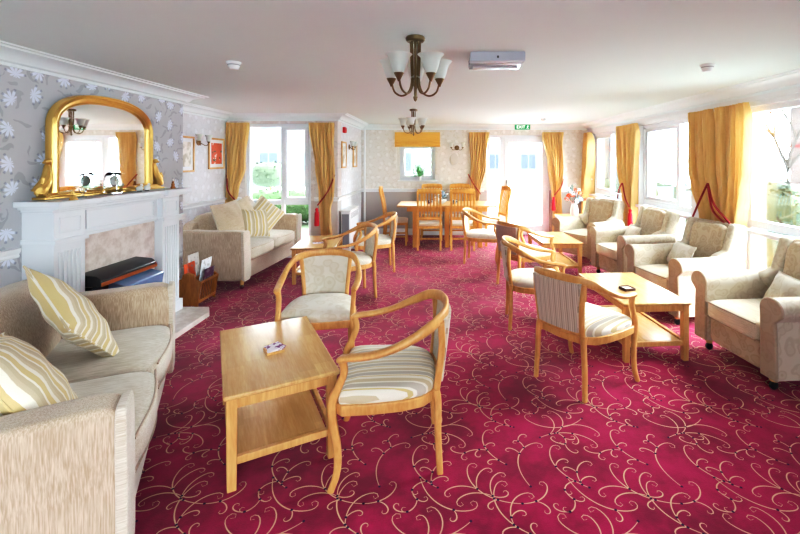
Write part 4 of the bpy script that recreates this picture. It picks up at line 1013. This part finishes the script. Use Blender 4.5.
# corner table + flowers
t = thing('corner_table', 'low oak side table holding flowers in the far corner', 'side table', (2.58, 8.35, 0))
MB().box(-.24, .34, -.24, .24, .47, .50).build('table_top', M['oak_x'], t, bevel=.005)
m = MB(); m.box(-.2, .3, -.2, -.18, .41, .47); m.box(-.2, .3, .18, .2, .41, .47); m.build('apron', M['oak'], t)
for x in (-.2, .3):
    for y in (-.2, .2): MB().box(x-.02, x+.02, y-.02, y+.02, 0, .47).build('leg', M['oak'], t)
def leafquad(m, c, d, L, w, up=Vector((0, 0, 1))):
    d = Vector(d).normalized(); s = d.cross(up); s = s.normalized() if s.length > .01 else Vector((1, 0, 0)); c = Vector(c)
    dr = Vector((0, 0, -L*.15))
    m.add([c, c+d*L*.5+s*w, c+d*L+dr, c+d*L*.5-s*w], [(0, 1, 2, 3)])
def bouquet(name, label, loc, vase_mat, vprof, R0, Hh, cols, leafm, nf=9, nl=40, seed=1, group=None, fr=.04):
    t = thing(name, label, 'flowers' if cols else 'plant', loc, group=group); q = random.Random(seed)
    MB().lathe(vprof, k=20).build('vase' if cols else 'pot', vase_mat, t)
    z0 = max(p[1] for p in vprof)
    m = MB()
    for i in range(nl):
        a = q.uniform(0, 2*PI); e_ = q.uniform(.2, 1.35); L = q.uniform(.5, 1)*R0
        d = Vector((math.cos(a)*math.cos(e_), math.sin(a)*math.cos(e_), math.sin(e_)))
        base = Vector((0, 0, z0-.02)); tip = base+Vector((d.x*R0, d.y*R0, d.z*Hh))*q.uniform(.4, 1)
        m.tube([base, base.lerp(tip, .5)+Vector((0, 0, .02)), tip], .0025, 5)
        for k in range(3): leafquad(m, base.lerp(tip, .5+.2*k), d+Vector((q.uniform(-.8, .8), q.uniform(-.8, .8), q.uniform(-.3, .5))), q.uniform(.06, .11), .014)
    m.build('foliage', leafm, t, smooth=0)
    for i in range(nf):
        cm = cols[i % len(cols)]; a = 2*PI*i/nf*2.4; e_ = q.uniform(.2, 1.3); d = Vector((math.cos(a)*math.cos(e_), math.sin(a)*math.cos(e_)-.15, math.sin(e_)))
        c = Vector((0, 0, z0))+Vector((d.x*R0, d.y*R0, d.z*Hh))*q.uniform(.55, .85)
        f = MB()
        for k in range(9):
            aa = 2*PI*k/9; pd = (d*(.5 if k % 2 else .15)+Vector((math.cos(aa), math.sin(aa)*.7, math.sin(aa)))).normalized()
            leafquad(f, c, pd, fr, fr*.33, d)
        f.ball(c+d*.004, fr*.25, 6)
        f.tube([c, Vector((c.x*.3, c.y*.3, z0))], .0025, 5)
        f.build('flower', cm, t, smooth=0)
    return t
orange = plain('orange_petal', srgb(240, 96, 40)); whitep = plain('white_petal', srgb(240, 240, 244)); bluep = plain('blue_petal', srgb(150, 180, 205)); leafm = plain('leaf', srgb(84, 116, 82)); redp = plain('red_petal', srgb(205, 30, 40))
paleleaf = plain('pale_leaf', srgb(130, 155, 140))
bouquet('flower_vase', 'white vase of orange, white and blue flowers on the corner table', (2.62, 8.2, .5), M['white'], [(.05, 0), (.075, .05), (.08, .12), (.06, .2), (.045, .24), (.055, .26)], .26, .40, [orange, whitep, bluep, orange, whitep], paleleaf, 22, 38, 3, fr=.055)
bouquet('window_plant', 'small green potted plant on the sill of the back window', (-.44, YB+.015, 1.17), M['white'], [(.035, 0), (.045, .07), (.047, .075)], .2, .3, [], plain('bright_leaf', srgb(70, 150, 70)), 0, 44, 5)
bouquet('table_flowers', 'white flowers in a low bowl on the dining table', (.02, 8.0, .77), M['white'], [(.04, 0), (.09, .03), (.11, .07), (.105, .075)], .16, .22, [whitep, whitep, bluep], leafm, 14, 16, 8, fr=.05)
for x, lb in ((-.20, 'dark blue patterned bowl on the dining table left of the flowers'), (.28, 'dark blue patterned bowl on the dining table right of the flowers')):
    b_ = thing('table_bowl', lb, 'bowl', (x, 7.98, .77), group='bowls on the dining table'); t = NT('bowl_glaze', .2, .6); f = t.noise(t.obj, 30, 2); mm = t.col(t.mix(t.ss(f, .45, .55), srgb(40, 60, 100), srgb(215, 222, 230))).mat
    MB().lathe([(.03, 0), (.06, .02), (.09, .07), (.086, .07), (.055, .025), (0, .012)], k=20).build('bowl_body', mm, b_); MB().lathe([(.03, 0), (.026, -.001)], k=12).build('bowl_foot', M['white'], b_)

# ------------------------------------------------------------------ outside
out = []
gm = plain('paving', srgb(214, 220, 224), .9); grassm = plain('lawn_grass', srgb(40, 58, 30), .95, var=.2)
struct(MB().box(-30, 40, 9.25, 60, -.22, -.12).build('ground_back', gm, smooth=0)); struct(MB().box(3.45, 40, -20, 9.2, -.22, -.12).build('ground_side', gm, smooth=0)); struct(MB().box(-30, -1.95, 7.2, 9.2, -.22, -.12).build('ground_court', gm, smooth=0))
struct(MB().box(4.2, 6.5, -4, 14, -.12, -.1).build('lawn_side', grassm, smooth=0)); struct(MB().box(-9, 0, 9.4, 13, -.12, -.1).build('lawn_back', grassm, smooth=0))
def bush(name, label, cat, c, r, n, mat, seed, group=None, ls=.09, trunk=0):
    t = thing(name, label, cat, c, group=group); q = random.Random(seed); m = MB()
    m.rbox((0, 0, r[2]), (r[0]*.82, r[1]*.82, r[2]*.85), 2.6, 8)
    for i in range(n):
        while True:
            p = Vector((q.uniform(-1, 1), q.uniform(-1, 1), q.uniform(-1, 1)))
            if .45 < p.length < 1: break
        b = .85+.15*noise.noise(p*2.5+Vector((seed, 0, 0)))
        P = Vector((p.x*r[0], p.y*r[1], p.z*r[2]+r[2]))*1; P = Vector((P.x*b*1.08, P.y*b*1.08, P.z))
        leafquad(m, P, Vector((q.uniform(-1, 1), q.uniform(-1, 1), q.uniform(-.6, 1))), ls, ls*.3)
    o = m.build('foliage', mat, t, smooth=0); 
    if trunk:
        o.location = (0, 0, trunk); MB().tube(crom([(0, 0, 0), (.05, .02, trunk*.6), (0, .05, trunk+r[2])], 4), lambda u: .11-.05*u, 8).build('trunk', M['rackwood'], t)
    return t
hm_ = plain('hedge_leaf', srgb(56, 76, 46), .8, var=.3, spec=.1); hm2 = plain('shrub_leaf', srgb(64, 78, 60), .8, var=.3, spec=.1); tm_ = plain('tree_leaf', srgb(58, 68, 52), .8, var=.3, spec=.1)
bush('garden_hedge', 'clipped green hedge outside the window behind the far sofa', 'hedge', (-4.3, 11.3, -.12), (2.6, .6, .5), 5000, hm_, 1)
bush('garden_tree', 'small light green tree beyond the hedge outside the far sofa window', 'tree', (-7.1, 17.5, -.12), (.8, .8, .6), 700, tm_, 2, trunk=.5, ls=.14)
GH = 'shrubs in the garden outside the side windows'
for i, (x, y, rx, ry, rz, mt, lb) in enumerate(((5.0, 6.2, .7, .7, .66, hm2, 'dark shrub outside the nearest side window, closest to the frame edge'), (5.9, 7.7, .8, .8, .72, hm2, 'bushy shrub outside the near side window beside the wide curtains'), (5.5, 9.5, .6, .8, .6, hm_, 'green shrub outside the middle side window'), (5.9, 11.4, .7, .9, .58, hm_, 'shrub seen low through the middle side window, farther off'), (6.3, 15.2, .8, 1.2, .55, hm2, 'shrub outside the farthest side window'))):
    bush('garden_shrub', lb, 'shrub', (x, y, -.12), (rx, ry, rz), 2600, mt, 20+i, GH)
bt = thing('garden_tree', 'bare branching tree outside the nearest side window', 'tree', (12.0, 14.5, -.12)); bq = random.Random(4); bm_ = MB()
def branch(p, d, L, r, k):
    e = p+d*L; mid = p.lerp(e, .5)+Vector((bq.uniform(-.1, .1), bq.uniform(-.1, .1), 0))*L*.5
    bm_.tube([p, mid, e], lambda u: r*(1-.35*u), 6)
    if k:
        for _ in range(3): branch(e, (d+Vector((bq.uniform(-.8, .8), bq.uniform(-.8, .8), bq.uniform(-.1, .6)))).normalized(), L*.72, r*.6, k-1)
branch(Vector((0, 0, 0)), Vector((0, 0, 1)), 1.5, .12, 5)
bm_.build('trunk', plain('bark', srgb(70, 64, 60), .9, spec=.05), bt)
def building(label, loc, rz, W, Dp, Hh, nx, nz, wm, band=None, roof=None):
    t = thing('apartment_building', label, 'building', loc, rz); MB().box(-W/2, W/2, 0, Dp, 0, Hh).build('facade', wm, t, smooth=0)
    rm = roof or plain('roof', srgb(62, 60, 60), spec=.1); MB().prism([(-.4, Hh), (Dp+.4, Hh), (Dp/2, Hh+1.6)], -W/2-.3, W/2+.3, 'x').build('roof', rm, t, smooth=0)
    wmn = plain('dark_window', srgb(54, 60, 68), .5, spec=.1); wsr = plain('window_surround', srgb(92, 92, 94), .7, spec=.1)
    for i in range(nx):
        for k in range(nz):
            x = -W/2+W*(i+.5)/nx; z = 1.0+k*2.7
            f = MB(); f.box(x-.65, x+.65, -.05, .02, z-.05, z+1.25); f.build('window_surround', wsr, t, smooth=0)
            p = MB(); p.box(x-.58, x-.03, -.06, -.05, z+.02, z+1.18); p.box(x+.03, x+.58, -.06, -.05, z+.02, z+1.18); p.build('pane', wmn, t, smooth=0)
    if band: MB().box(-W/2, W/2, -.08, 0, 2.6, 2.8).build('fascia', band, t, smooth=0)
cw = plain('render_wall', srgb(78, 77, 76), .9, spec=.1); bw = plain('brick_wall', srgb(82, 72, 69), .9, spec=.1); fas = plain('red_fascia', srgb(86, 30, 30), .9, spec=.1)
building('pale rendered building seen beyond the hedge through the far sofa window', (-11, 27, -.12), 0, 20, 7, 5.6, 7, 2, cw)
building('pale building with thin red fascia seen through the glazed door', (8.5, 34, -.12), R(-4), 16, 7, 5.5, 6, 2, plain('pale_wall', srgb(100, 100, 100), .9, spec=.1), plain('faded_red', srgb(112, 78, 78), .9, spec=.1))
building('brick and white houses across the street outside the side windows', (25, 13, -.12), R(-90), 34, 7, 5.4, 11, 2, bw, fas)
rg = thing('garden_railing', 'green metal railing outside the glazed door', 'railing', (2.3, 11.2, -.12))
MB().tube([(-1.6, 0, .92), (2.0, 0, .92)], .03).build('top_rail', plain('green_paint', srgb(16, 56, 36)), rg); m = MB()
for i in range(25): m.tube([(-1.6+i*.15, 0, 0), (-1.6+i*.15, 0, .9)], .008, 6)
m.build('balusters', plain('railing_grey', srgb(40, 52, 50)), rg)
